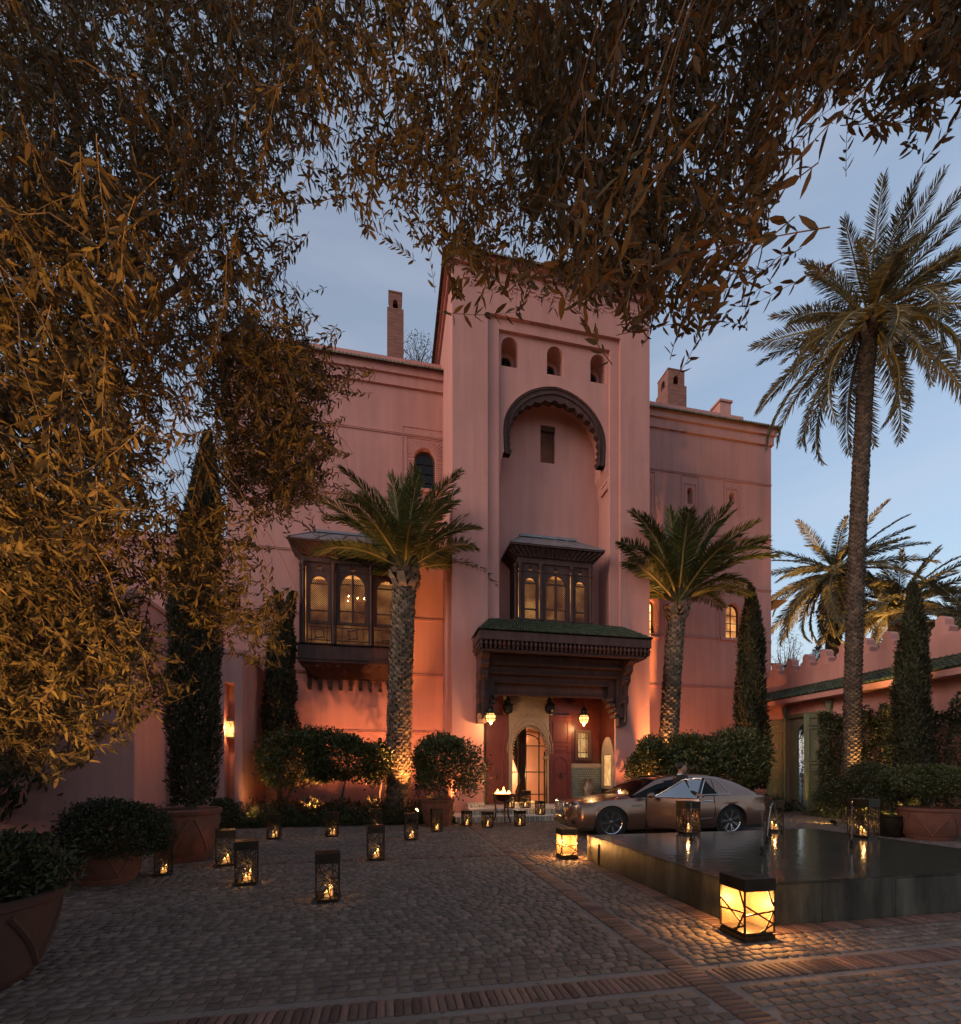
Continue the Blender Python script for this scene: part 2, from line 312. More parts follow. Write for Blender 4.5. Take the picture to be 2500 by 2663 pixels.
def diag_lattice(mb, s0, s1, z0, z1, y, pitch, w, inside=None):
    W_ = s1 - s0; Hh = z1 - z0; n = int((W_ + Hh) / pitch) + 2
    for sgn in (1, -1):
        for i in range(-1, n):
            if sgn > 0: p, q = (s0 + i*pitch - Hh, z0), (s0 + i*pitch, z1)
            else: p, q = (s0 + i*pitch, z0), (s0 + i*pitch - Hh, z1)
            c = clip_line(p, q, s0, s1, z0, z1)
            if c: mb.bar((c[0][0], y + .004 * sgn, c[0][1]), (c[1][0], y + .004 * sgn, c[1][1]), w, w * .7)
    return mb
# ================================================================== SETTING: ground
MB().add([(-300,-300,-.02),(300,-300,-.02),(300,600,-.02),(-300,600,-.02)], [(0,1,2,3)]).build('ground', M['earth'], kind='structure')
# ================================================================== PALACE
DT, DL = 15.9, 18.8
palace = empty('palace', (0, 0, 0), TH, label='tall pink stucco Moorish palace with a high arched central tower', cat='palace')
def P(mb, name, m, smooth=False, **kw): return mb.build(name, M[m], palace, smooth, **kw)
ts0, ts1 = S_(1177, DT), S_(1690, DT); ttop = Z_(1690, 766, DT - .3)
F_ = lambda u, v, d=0: fs(u, v, DT + d)
# --- tower walls: three stepped sheets, then the deep niche
r1 = (S_(1269, DT), S_(1614, DT), Z_(1269, 1616, DT), Z_(1440, 846, DT))
r2 = (S_(1298, DT+.12), S_(1587, DT+.12), r1[2], Z_(1440, 882, DT+.12))
po = (S_(1258, DT), S_(1602, DT), 0.30, Z_(1430, 1700, DT))          # porch opening
mb = MB().plate(rect(ts0, ts1, 0, ttop), [rect(*r1), rect(*po)], DT, DT + .12)
P(mb, 'tower_wall', 'stucco')
P(MB().plate(rect(r1[0]-.2, r1[1]+.2, r1[2], r1[3]+.2), [rect(r2[0], r2[1], r2[2]+.001, r2[3])], DT + .122, DT + .24), 'recessed_panel', 'stucco')
d3 = DT + .242
nS0, nS1 = S_(1299, d3), S_(1587, d3); aS0, aS1 = S_(1309, d3), S_(1577, d3); zsp = Z_(1440, 1195, d3); zap = Z_(1438, 1004, d3); zbulge = Z_(1440, 1135, d3)
ac = (aS0 + aS1) / 2; aw = (aS1 - aS0) / 2
def horseshoe(w, top, bulge, low, kx=.985, k=14):
    pts = []
    for i in range(6): t = i / 6; pts.append((ac + w * (kx + (1 - kx) * math.sin(t * math.pi / 2)), low + (bulge - low) * t))
    for i in range(2 * k + 1):
        a = math.pi * i / (2 * k); x = math.cos(a); pts.append((ac + w * x, bulge + (top - bulge) * (math.sin(a) * .93 + .07 * (1 - abs(x)))))
    for i in range(5, -1, -1): t = i / 6; pts.append((ac - w * (kx + (1 - kx) * math.sin(t * math.pi / 2)), low + (bulge - low) * t))
    return pts
nz0 = r1[2] + .002
opening = [(nS0, nz0), (nS1, nz0), (nS1, zsp - .9), (nS1 - .06, zsp - .6), (nS1 - .06, zsp - .35), (nS1 - .18, zsp - .1), (nS1 - .18, zsp)] + horseshoe(aw, zap, zbulge, zsp + .02) + \
          [(nS0 + .12, zsp), (nS0 + .12, zsp - .1), (nS0 + .05, zsp - .35), (nS0 + .05, zsp - .6), (nS0, zsp - .9)]
small = []
for (u0, u1, v0, v1) in ((1304, 1349, 877, 954), (1423, 1466, 901, 976), (1536, 1578, 922, 996)):
    c = (u0 + u1) / 2; small.append(arch(S_(u0, d3), S_(u1, d3), Z_(c, v1, d3), Z_(c, v0, d3), .05))
P(MB().plate(rect(r2[0]-.2, r2[1]+.2, r1[2], r2[3]+.2), [opening] + small, d3, d3 + .10), 'niche_wall', 'stucco')
DN = d3 + .95                                                        # back of the niche
mb = MB()
for a, b in zip(opening, opening[1:] + opening[:1]): mb.add([(a[0], d3+.102, a[1]), (a[0], DN, a[1]), (b[0], DN, b[1]), (b[0], d3+.102, b[1])], [(0,1,2,3)])
P(mb, 'niche_reveal', 'stucco')
sw = (S_(1406, DN), S_(1444, DN), Z_(1425, 1204, DN), Z_(1425, 1107, DN))
P(MB().plate(rect(nS0-.3, nS1+.3, nz0-.1, zap+.3), [rect(*sw)], DN + .002, DN + .35), 'niche_back_wall', 'stucco')
# corbel lines beside the spring of the arch
for u, v in ((1582, 1215), (1583, 1262), (1585, 1282)):
    s, z = fs(u, v, d3 + .3); P(MB().box(nS1 - .09, nS1 - .002, d3 + .12, d3 + .62, z, z + .05), 'corbel', 'stucco')
# --- small windows
def window(nm, poly, y, frame_t=.06, bars=(1, 2), lit=None, deep=.05):
    f = MB().plate(poly, [rim(poly, frame_t)], y, y + deep).build('window', M['wood'], palace)
    xs = [p[0] for p in poly]; zs = [p[1] for p in poly]; x0, x1, z0, z1 = min(xs), max(xs), min(zs), max(zs)
    g = MB(); g.prism(rim(poly, frame_t * .8), y + deep * .7, y + deep * .9); g.build('pane', M[lit or 'glass'], f)
    b = MB()
    for i in range(1, bars[0] + 1): x = x0 + (x1 - x0) * i / (bars[0] + 1); b.box(x - .018, x + .018, y + .006, y + deep * .65, z0 + .01, z1 - .02 - abs(x - (x0+x1)/2) * .6)
    for i in range(1, bars[1] + 1): z = z0 + (z1 - z0) * .75 * i / (bars[1] + .3); b.box(x0 + .01, x1 - .01, y + .01, y + deep * .6, z - .014, z + .014)
    b.build('grille', M['iron'], f); return f
for p in small:
    mb = MB(); q = p
    for a, b in zip(q, q[1:] + q[:1]): mb.add([(a[0], d3+.102, a[1]), (a[0], d3+.62, a[1]), (b[0], d3+.62, b[1]), (b[0], d3+.102, b[1])], [(0,1,2,3)])
    P(mb, 'window_reveal', 'stucco')
    xs = [a[0] for a in p]; zs = [a[1] for a in p]; x0, x1, z0, z1 = min(xs), max(xs), min(zs), max(zs)
    wp = arch(x0 + .1, x1 - .12, z0 + .02, z1 - .18, .1)
    P(MB().plate(rect(x0-.1, x1+.1, z0-.1, z1+.1), [wp], d3+.62, d3+.70), 'window_back', 'stucco'); window('w', wp, d3 + .64, .05, (1, 2))
f = window('n', rect(*sw), DN + .18, .04, (0, 0), 'glow_dim')
f.data.materials[0] = M['wood']; diag_lattice(MB(), sw[0]+.03, sw[1]-.03, sw[2]+.03, sw[3]-.18, DN + .15, .085, .026).build('lattice', M['wood'], f)
MB().box(sw[0], sw[1], DN + .05, DN + .2, sw[3] - .18, sw[3] - .002).build('shutter_box', M['wood'], f)
# --- carved wooden archivolt
outer = horseshoe(aw - .004, zap - .004, zbulge, zsp + .04); zi = Z_(1438, 1036, d3); inn = horseshoe(aw - .22, zi, zbulge - .08, zsp + .04, .95)
mb = MB()
seq = []
for i, (a, b) in enumerate(zip(outer, inn)):
    k = .07 if i % 2 else -.02; dx, dz = ac - b[0], (zbulge - .4) - b[1]; l = math.hypot(dx, dz) or 1
    seq.append((a, (b[0] + dx / l * k, b[1] + dz / l * k)))
y0, y1 = d3 + .03, d3 + .30
for (a, b), (c, d) in zip(seq, seq[1:]):
    mb.add([(a[0],y0,a[1]),(c[0],y0,c[1]),(d[0],y0+.05,d[1]),(b[0],y0+.05,b[1]),(a[0],y1,a[1]),(c[0],y1,c[1]),(d[0],y1,d[1]),(b[0],y1,b[1])], [(0,1,2,3),(7,6,5,4),(3,2,6,7),(0,4,5,1)])
arc_o = P(mb, 'wooden_arch', 'wood')
mb = MB()
for i in range(0, len(outer) - 1):                                    # beaded rim and pierced fringe
    a, b = outer[i], outer[i+1]
    for t in (0, .25, .5, .75):
        x, z = a[0] + (b[0]-a[0])*t, a[1] + (b[1]-a[1])*t; dx, dz = ac - x, zbulge - .3 - z; l = math.hypot(dx, dz); x += dx/l*.06; z += dz/l*.06
        mb.box(x-.018, x+.018, y0-.03, y0+.02, z-.018, z+.018)
        x += dx/l*.16; z += dz/l*.16; mb.box(x-.022, x+.022, y0-.015, y0+.045, z-.035, z+.035)
mb.build('carved_beading', M['wood'], arc_o, kind='stuff')
# --- tower block behind the sheet, roof, cornice
mb = MB(); T1 = DT + 6
mb.add([(ts0,DT+.12,0),(ts0,T1,0),(ts0,T1,ttop),(ts0,DT+.12,ttop)], [(0,3,2,1)]); mb.add([(ts1,DT+.12,0),(ts1,T1,0),(ts1,T1,ttop),(ts1,DT+.12,ttop)], [(0,1,2,3)])
mb.add([(ts0,DT,ttop),(ts1,DT,ttop),(ts1,T1,ttop),(ts0,T1,ttop)], [(0,1,2,3)]); P(mb, 'tower_side', 'stucco')
zc1 = Z_(1440, 738, DT); zc2 = Z_(1440, 716, DT-.1); zc3 = Z_(1440, 700, DT-.2)
mb = MB(); mb.box(ts0-.10, ts1+.10, DT-.10, T1+.1, zc1, zc2); mb.box(ts0-.22, ts1+.22, DT-.22, T1+.2, zc2+.001, zc3); P(mb, 'cornice', 'stucco')
def tile_ends(mb, p, q, out, r=.075, ln=.42, seg=5, tints=None):  # row of half-round tile ends from p to q sticking out along `out`
    p = Vector(p); q = Vector(q); out = Vector(out).normalized(); d = (q - p); n = max(1, int(d.length / (2 * r))); d.normalize()
    for i in range(n):
        c = p + d * (2 * r * (i + .5)); b = len(mb.v)
        for e in (0, 1):
            for k in range(seg + 1):
                a = math.pi * k / seg; mb.v.append(tuple(c + d * r * math.cos(a) + Vector((0, 0, 1)) * r * math.sin(a) * 1.1 + out * ln * e + Vector((0, 0, -.09 * e))))
        for k in range(seg): mb.f.append([b+k, b+k+1, b+seg+2+k, b+seg+1+k])
        mb.f.append([b+seg+1+k for k in range(seg+1)])
    return mb
def tinted(mb, n_per, amt=1.0):
    return None
def tiles_part(mb, name, m, parent, per):
    o = mb.build(name, M[m], parent, smooth=40, kind='stuff'); me = o.data; a = me.attributes.new('tint', 'FLOAT', 'POINT')
    k = -(-len(me.vertices) // per); t = np.repeat(rng.random(k), per)[:len(me.vertices)]; a.data.foreach_set('value', t.astype(np.float32)); return o
mb = MB(); tile_ends(mb, (ts0-.22, DT, zc3), (ts1+.22, DT, zc3), (0, -1, 0), ln=.34); tile_ends(mb, (ts0, DT-.22, zc3), (ts0, T1, zc3), (-1, 0, 0), ln=.34); tile_ends(mb, (ts1, DT-.22, zc3), (ts1, T1, zc3), (1, 0, 0), ln=.34)
tiles_part(mb, 'eave_tiles', 'tile_brown', palace, 12)
P(MB().box(ts0-.1, ts1+.1, DT-.1, T1, zc3+.001, zc3+.06), 'roof_edge', 'stucco')
# star frieze: eight-rayed reliefs, one object each
st = MB(); 
for k in range(4):
    a = math.pi * k / 4 + .0; st.bar((-.24*math.cos(a), 0, -.24*math.sin(a)), (.24*math.cos(a), 0, .24*math.sin(a)), .05, .04 - .002*k)
stm = st.mesh('star_relief', M['stucco'])
zs_ = zc1 - .46; k = 14
for i in range(k): link('star_relief', stm, palace, (ts0 + .62 + (ts1 - ts0 - 1.1) * i / (k - 1), DT - .012, zs_))
# --- wings: one long wall with window openings
ls0, ls1 = S_(590, DL), S_(2006, DL); ltop = Z_(1690, 1056, DL-.2); L1 = DL + 9
wins = [  # u0,u1,v0,v1, lit
    ((1078, 1132), (1167, 1272), None), ((1888, 1926), (1570, 1660), 'glow'), ((1683, 1703), (1560, 1655), 'glow_bright')]
def span(u0, u1, v0, v1, n): c = (u0+u1)/2; return S_(u0, n), S_(u1, n), Z_(c, v1, n), Z_(c, v0, n)
holes = []; frames = []
for (u, v, lit) in wins:
    p = arch(*span(*u, *v, DL), .12); holes.append(p); frames.append((p, lit))
sm = [span(1788, 1802, 1268, 1310, DL), span(1897, 1911, 1281, 1310, DL)]
for q in sm: p = arch(*q, .05); holes.append(p); frames.append((p, 'tiny'))
P(MB().plate(rect(ls0, ls1, 0, ltop), holes, DL, DL + .3), 'wing_wall', 'stucco')
for p, lit in frames:
    if lit == 'tiny': P(MB().prism(p, DL+.302, DL+.33), 'window_back', 'stucco_dark')
    else: window('w', p, DL + .16, .07, (1, 3), lit, .07)
q = sm[1]; window('w', rect(q[0]+.03, (q[0]+q[2]*0+q[1])/2, q[2], q[3]-.2), DL + .22, .03, (0, 0))
mb = MB(); mb.add([(ls0,DL+.3,0),(ls0,L1,0),(ls0,L1,ltop),(ls0,DL+.3,ltop)], [(0,3,2,1)]); mb.add([(ls1,DL+.3,0),(ls1,L1,0),(ls1,L1,ltop),(ls1,DL+.3,ltop)], [(0,1,2,3)])
mb.add([(ls0,DL,ltop),(ls1,DL,ltop),(ls1,L1,ltop),(ls0,L1,ltop)], [(0,1,2,3)]); P(mb, 'wing_side', 'stucco')
# voussoir fans, square label frames
for (u, v, lit) in wins[:2] + wins[2:]:
    s0, s1, z0, z1 = span(*u, *v, DL); c = (s0 + s1) / 2; w = (s1 - s0) / 2; zz = z1 - w; mb = MB(); n = 23
    for i in range(n):
        a = math.pi * (i + .5) / n; x, y = math.cos(a), math.sin(a); e = min((w + .26) / max(abs(x), 1e-6), (z1 - zz + .30) / max(y, 1e-6))
        mb.bar((c + x*(w+.03), DL-.008, zz + y*(w+.03)), (c + x*e, DL-.008, zz + y*e), .055, .03)
    for i in range(int((zz - z0) / .09)):
        for sg in (-1, 1): mb.box(c+sg*(w+.03), c+sg*(w+.26), DL-.018, DL+.01, z0 + i*.09, z0 + i*.09 + .06)
    P(mb, 'voussoirs', 'stucco', kind='stuff')
    mb = MB(); e = w + .30; t = z1 + .36
    for ex, zt, th in ((e, t, .03), (e + .17, t + .42, .035)):
        mb.box(c-ex-th, c-ex, DL-.022, DL+.01, z0, zt); mb.box(c+ex, c+ex+th, DL-.022, DL+.01, z0, zt); mb.box(c-ex-th, c+ex+th, DL-.024, DL+.01, zt+.001, zt+th)
    P(mb, 'label_moulding', 'stucco')
    P(MB().box(c-w-.3, c+w+.3, DL-.09, DL+.01, z0-.13, z0-.01), 'sill', 'stucco')
for q in sm + [span(1670, 1690, 1255, 1310, DL)]:
    c = (q[0]+q[1])/2; mb = MB()
    for ex, zt in ((.26, q[3]+.14), (.42, q[3]+.5)):
        mb.box(c-ex-.03, c-ex, DL-.03, DL+.01, q[2]-.6, zt); mb.box(c+ex, c+ex+.03, DL-.03, DL+.01, q[2]-.6, zt); mb.box(c-ex-.03, c+ex+.03, DL-.032, DL+.01, zt+.001, zt+.03)
    P(mb, 'label_moulding', 'stucco')
# string courses (shared heights on both wings)
for v in (1241, 1391, 1524, 1660, 1787, 1917):
    z = Z_(1850, v, DL); zlist = [(ls0, ls1)]
    if v == 1660: zlist = [(ls0, S_(1870, DL)), (S_(1945, DL), ls1)]
    for a, b in zlist:
        mb = MB(); mb.box(a, b, DL-.035, DL+.01, z-.045, z-.012); mb.box(a, b, DL-.035, DL+.01, z+.012, z+.045); P(mb, 'string_course', 'stucco')
zl3 = Z_(1850, 1083, DL-.2); zl2 = zl3 - .36; zl1 = zl2 - .42
mb = MB(); mb.box(ls0-.08, ls1+.08, DL-.09, L1+.1, zl1, zl2); mb.box(ls0-.16, ls1+.16, DL-.18, L1+.2, zl2+.001, zl3); P(mb, 'cornice', 'stucco')
mb = MB(); tile_ends(mb, (ls0-.2, DL, zl3), (ls1+.2, DL, zl3), (0, -1, 0), ln=.34); tile_ends(mb, (ls1, DL-.2, zl3), (ls1, L1, zl3), (1, 0, 0), ln=.34); tiles_part(mb, 'eave_tiles', 'tile_brown', palace, 12)
P(MB().box(ls0+.5, ts0-.02, DL+.5, DL+.9, ltop-.1, zl3+.85), 'parapet', 'stucco'); P(MB().box(ts1+.02, S_(1955, DL), DL+.5, DL+.9, ltop-.1, zl3+.85), 'parapet', 'stucco')
s, z = fs(1868, 1060, DL+1.5); P(MB().box(s-.28, s+.32, DL+1, DL+1.6, zl3, z-.12).box(s-.34, s+.38, DL+.94, DL+1.66, z-.119, z-.02), 'roof_vent', 'stucco')
# brick chimneys
def chimney(u0, u1, vt, vm, n, hollow):
    s0, s1 = S_(u0, n), S_(u1, n); c = (u0+u1)/2; zt, zm = Z_(c, vt, n), Z_(c, vm, n); w = s1 - s0
    o = MB().box(s0, s1, n, n+w, zl3-.6, zm).build('chimney', M['brickwork'], palace)
    g = .07; mb = MB(); a0, a1 = s0+g, s1-g; ah = arch(s0 + w*.34, s1 - w*.34, zm+.05, zt-.28, .3)
    mb.plate(rect(a0, a1, zm+.001, zt), [ah], n+g, n+g+.16); mb.plate(rect(a0, a1, zm+.001, zt), [ah], n+w-g-.16, n+w-g)
    mb2 = MB().plate(rect(-(n+w-g-.162), -(n+g+.162), zm+.001, zt), [arch(-(n+w*.66), -(n+w*.34), zm+.05, zt-.28, .3)], a0, a0+.16)
    mb2.plate(rect(-(n+w-g-.162), -(n+g+.162), zm+.001, zt), [arch(-(n+w*.66), -(n+w*.34), zm+.05, zt-.28, .3)], a1-.16, a1)
    mb2.v = [(p[1], -p[0], p[2]) for p in mb2.v]; mb.add(mb2.v, mb2.f); mb.box(a0-.02, a1+.02, n+g-.02, n+w-g+.02, zt+.001, zt+.06)
    mb.build('chimney_cap', M['brickwork'], o)
chimney(1007, 1050, 757, 801, DL+.6, 1); chimney(1737, 1786, 960, 1000, DL+2.5, 1)
# low side wing at the far left, eave of a pavilion behind the right wing
s1_ = ls0 - .02; zt = Z_(585, 1405, DL+1)
P(MB().box(s1_-9, s1_, DL+1, DL+6, 0, zt), 'low_wing', 'stucco'); P(MB().box(s1_-9, s1_-.01, DL+.9, DL+1, zt-.35, zt+.03), 'low_cornice', 'stucco')
s, z = fs(2010, 1570, DL+6); P(MB().frustum((s-.2, s+.35, DL+6, DL+9, z-.25), (s-.2, s+.75, DL+5.6, DL+9.4, z+.12)), 'rear_eave', 'wood')
# ================================================================== bay windows (mashrabiya)
def column(mb, x, y, z0, z1, r=.055):
    mb.lathe([(r*1.5, z0), (r*1.5, z0+.06), (r, z0+.1), (r, z1-.36), (r*1.35, z1-.34), (r*1.35, z1-.30), (r, z1-.28), (r*1.05, z1-.16), (r*1.45, z1-.13), (r*1.45, z1-.02), (r*.7, z1)], 10, (x, y, 0))
def panel(bay, s0, s1, z0, z1, y, double, low=True, pitch=.075):
    w = s1 - s0; zl = z0 + (z1 - z0) * (.27 if low else .02); m = .12 * w + .04; at_ = z1 - (.50 if not double else .36)
    ap = arch(s0 + m, s1 - m, zl + .05, at_, .25); hs = [ap]; zb = None
    if low: zb = (s0+.06, s1-.06, z0+.05, zl-.06); hs.append(rect(*zb))
    c = (s0+s1)/2; sq = rect(c-.07, c+.07, z1-.24, z1-.10); hs.append(sq)
    o = MB().plate(rect(s0, s1, z0, z1), hs, y, y+.06).build('panel', M['wood'], bay)
    mb = MB()
    for zz in (z1-.29, z1-.05): mb.box(s0+.02, s1-.02, y-.015, y+.01, zz-.012, zz+.012)
    xs = s0+m; xe = s1-m
    mb.box(xs, xe, y+.01, y+.05, zl+.05+(at_-zl)*.22-.02, zl+.05+(at_-zl)*.22+.02); mb.box(xs, xe, y+.01, y+.05, at_-w*.30-.02, at_-w*.30+.02)
    if double: mb.box(c-.035, c+.035, y-.005, y+.055, zl+.05, at_-.03)
    if low:
        a0, a1, b0, b1 = zb; mb.box(a0-.03, a1+.03, y-.012, y+.01, b1, b1+.03); d = min(a1-a0, b1-b0) * .5
        for e in (.16, .84): mb.box(a0+(a1-a0)*e-.012, a0+(a1-a0)*e+.012, y+.005, y+.04, b0, b1); mb.box(a0, a1, y+.006, y+.041, b0+(b1-b0)*e-.012, b0+(b1-b0)*e+.012)
        cz = (b0+b1)/2
        for k in range(4):
            an = math.pi/4 + k*math.pi/2; mb.bar((c+d*.75*math.cos(an), y+.02, cz+d*.75*math.sin(an)), (c+d*.62*math.cos(an+math.pi/2+.2), y+.02, cz+d*.62*math.sin(an+math.pi/2+.2)), .035, .03)
    mb.build('moulding', M['wood'], o, kind='stuff')
    l = MB(); zap_ = at_
    diag_lattice(l, xs, xe, zl+.05, at_ - w*.12, y+.045, pitch, pitch*.34)
    if low: diag_lattice(l, *zb[:2], zb[2], zb[3], y+.045, pitch*.8, pitch*.3)
    diag_lattice(l, c-.07, c+.07, z1-.24, z1-.10, y+.045, .05, .016)
    l.build('lattice', M['wood'], o, kind='stuff'); return o
def bay(s0, s1, n0, n1, zb, z0, z1, ze, zr, cols, base=True, eave=.36):
    b = MB().box(s0+.08, s1-.08, n0+.10, n1-.05, z1+.02, z1+.2).build('bay_window', M['wood'], palace)
    mb = MB().box(s0, s1, n0-.03, n1, z1, z1+.20)
    mb.frustum((s0-.02, s1+.02, n0-.05, n1, z1+.20), (s0-eave+.08, s1+eave-.08, n0-eave+.08, n1, ze-.04)); mb.box(s0-eave, s1+eave, n0-eave, n1, ze-.038, ze+.02)
    mb.build('cornice', M['wood'], b)
    k = int((s1-s0+2*eave)/.2); mb = MB()
    for i in range(k):
        x = s0-eave+.14+(s1-s0+2*eave-.28)*i/(k-1); t = (x-(s0-eave))/((s1-s0)+2*eave); xb = s0+.02+(s1-s0-.04)*t
        mb.bar((xb, n0-.075, z1+.24), (x, n0-eave+.05, ze-.05), .05, .06); mb.lathe([(.035,0),(.05,.03),(.02,.08)], 6, (xb, n0-.09, z1+.20))
    for i in range(5):
        y = n0-eave+.1+(n1-n0+eave-.2)*i/4
        for sg, x0, x1 in ((-1, s0-.03, s0-eave+.05), (1, s1+.03, s1+eave-.05)): mb.bar((x0, max(y, n0), z1+.24), (x1, y, ze-.05), .05, .06)
    mb.build('eave_brackets', M['wood'], b, kind='stuff')
    mb = MB().frustum((s0-eave-.02, s1+eave+.02, n0-eave-.02, n1, ze+.021), (s0+.35, s1-.35, n1-.30, n1, zr))
    for i in range(6): 
        t = i/5; mb.bar((s0-eave+(s1-s0+2*eave)*t, n0-eave, ze+.03), (s0+.35+(s1-s0-.7)*t, n1-.30, zr+.01), .03, .05)
    mb.box(s0+.3, s1-.3, n1-.36, n1, zr+.001, zr+.09); mb.build('roof', M['lead'], b)
    e = [s0+.04] + cols + [s1-.04]
    for x in [s0+.09] + cols + [s1-.09]: c = MB(); column(c, x, n0-.035, z0, z1); c.build('column', M['wood'], b, 40)
    c = MB(); column(c, s0-.03, n0+.12, z0, z1); c.build('column', M['wood'], b, 40)
    pan = []
    for i, (a, d) in enumerate(zip([s0+.12] + cols, cols + [s1-.12])): pan.append((a+.05, d-.05))
    for i, (a, d) in enumerate(pan): panel(palace_child(b), a, d, z0, z1, n0+.02, i == 1, base)
    mb = MB().box(s0, s1, n0+.02, n0+.10, z0, z0+.03).box(s0+.001, s0+.06, n0+.1, n1, z0, z1).box(s1-.06, s1-.001, n0+.1, n1, z0, z1); mb.box(s0+.06, s1-.06, n0+.1, n1, z0-.05, z0+.02)
    mb.build('side_panel', M['wood'], b)
    g = MB().add([(s0+.08, n0+.45, z0+.03), (s1-.08, n0+.45, z0+.03), (s1-.08, n0+.45, z1), (s0+.08, n0+.45, z1)], [(0,1,2,3)]).build('lit_interior', M['glow'], b)
    return b
def palace_child(b): return b
# big left bay
n0 = DL - 1.0; s0, s1 = S_(783, n0), S_(1052, n0)
zt = lambda v: Z_(905, v, n0)
colsL = [S_(868, n0), S_(966, n0)]
bL = bay(s0, s1, n0, DL-.002, None, zt(1678), zt(1468), Z_(905, 1413, n0-.36), Z_(905, 1392, DL-.3), colsL, True, .40)
zb0, zb1 = zt(1726), zt(1679)
MB().box(s0-.10, s1+.10, n0-.10, DL-.002, zb0, zb1-.055).box(s0-.14, s1+.14, n0-.14, DL-.002, zb1-.054, zb1-.052+.0).box(s0-.14, s1+.14, n0-.14, DL-.002, zb0+.10, zb0+.13).build('base_box', M['wood'], bL)
MB().frustum((s0+.35, s1-.35, DL-.35, DL-.003, zb0-.42), (s0-.06, s1+.06, n0-.06, DL-.003, zb0-.001)).build('underside', M['wood'], bL)
for i in range(10):
    x = s0 + .16 + (s1 - s0 - .32) * i / 9; z = zt(1785)
    MB().prism([(DL-.01, z), (DL-.16, z), (DL-.16, z+.1), (DL-.20, z+.14), (DL-.24, z+.4), (DL-.5, zb0-.28), (n0+.05, zb0-.12), (n0+.05, zb0-.002), (DL-.01, zb0-.002)], x-.065, x+.065, 'x').build('bracket', M['wood'], bL)
for (u, v) in ((905, 1562), (931, 1556), (948, 1557), (907, 1550)):
    s, z = fs(u, v, n0+.36); MB().lathe([(.01,-.04),(.035,0),(.01,.04)], 8, (s, n0+.36, z)).build('bulb', M['bulb'], bL)
# bay in the niche
n0 = d3 - .12; s0, s1 = S_(1346, n0), S_(1541, n0); zt = lambda v: Z_(1443, v, n0)
bN = bay(s0, s1, n0, DN-.002, None, zt(1618), zt(1471), Z_(1443, 1423, n0-.3), Z_(1443, 1404, DN-.3), [S_(1406, n0), S_(1487, n0)], False, .34)
MB().box(s0-.06, s1+.06, n0-.08, DN-.003, zt(1633), zt(1618)-.052).build('base_box', M['wood'], bN)
P(MB().box(nS0+.001, nS1-.001, d3+.001, DN, nz0-.3, nz0-.002), 'niche_floor', 'stucco')
# ================================================================== ENTRANCE
DB = DT + 1.15; ZP = .40
porch = empty('entrance_porch', (0, 0, 0), TH, label='deep palace entrance porch with oxblood walls and white arched doorway', cat='porch')
def PC(mb, name, m, smooth=False, parent=None, **kw): return mb.build(name, M[m], parent or porch, smooth, **kw)
p0, p1, pz = po[0], po[1], po[3]
dS0, dS1 = S_(1329, DB), S_(1425, DB); dzt = Z_(1377, 1886, DB)
dc = (dS0+dS1)/2; dw = (dS1-dS0)/2; dsp = Z_(1377, 1968, DB)
door_hole = [(dS0+.02, ZP), (dS1-.02, ZP), (dS1-.02, dsp-.1), (dS1-.12, dsp-.08), (dS1-.10, dsp)] + [(dc + dw*math.cos(math.pi*i/24), dsp+.12 + (dzt-dsp-.12)*math.sin(math.pi*i/24)) for i in range(25)] + [(dS0+.10, dsp), (dS0+.12, dsp-.08), (dS0+.02, dsp-.1)]
wq = (S_(1503, DB), S_(1530, DB), Z_(1516, 1970, DB), Z_(1516, 1907, DB))
zd = Z_(1516, 1997, DB); zd2 = Z_(1516, 1986, DB)
PC(MB().plate(rect(p0-.2, p1+.2, ZP-.1, pz+.2), [door_hole, rect(*wq)], DB, DB+.3), 'porch_wall', 'wood_red_wall')
for a, b in ((p0-.001, dS0-.15), (dS1+.12, p1)): PC(MB().box(a, b, DB-.02, DB-.001, ZP, zd), 'tile_dado', 'dado'); PC(MB().box(a, b, DB-.035, DB-.001, zd+.001, zd2), 'dado_cap', 'plaster')
for x0, x1, nm in ((p0-.02, p0, 'side_wall'), (p1, p1+.02, 'side_wall')): PC(MB().box(x0, x1, DT+.121, DB, ZP, pz), nm, 'wood_red_wall')
PC(MB().box(p0, p1, DT+.12, DB, pz-.06, pz), 'porch_ceiling', 'wood')
# window with lit lattice
f = PC(MB().plate(rect(wq[0]-.12, wq[1]+.12, wq[2]-.12, wq[3]+.12), [rect(*wq)], DB-.05, DB-.002), 'window', 'wood')
PC(MB().box(wq[0], wq[1], DB+.05, DB+.06, wq[2], wq[3]), 'pane', 'glow_bright', parent=f)
mb = MB(); diag_lattice(mb, *wq[:2], wq[2], wq[3], DB+.03, .07, .022)
for e in (.2, .8): mb.box(wq[0], wq[1], DB-.03, DB-.012, wq[2]+(wq[3]-wq[2])*e-.012, wq[2]+(wq[3]-wq[2])*e+.012); mb.box(wq[0]+(wq[1]-wq[0])*e-.01, wq[0]+(wq[1]-wq[0])*e+.01, DB-.031, DB-.013, wq[2], wq[3])
PC(mb, 'grille', 'iron', parent=f)
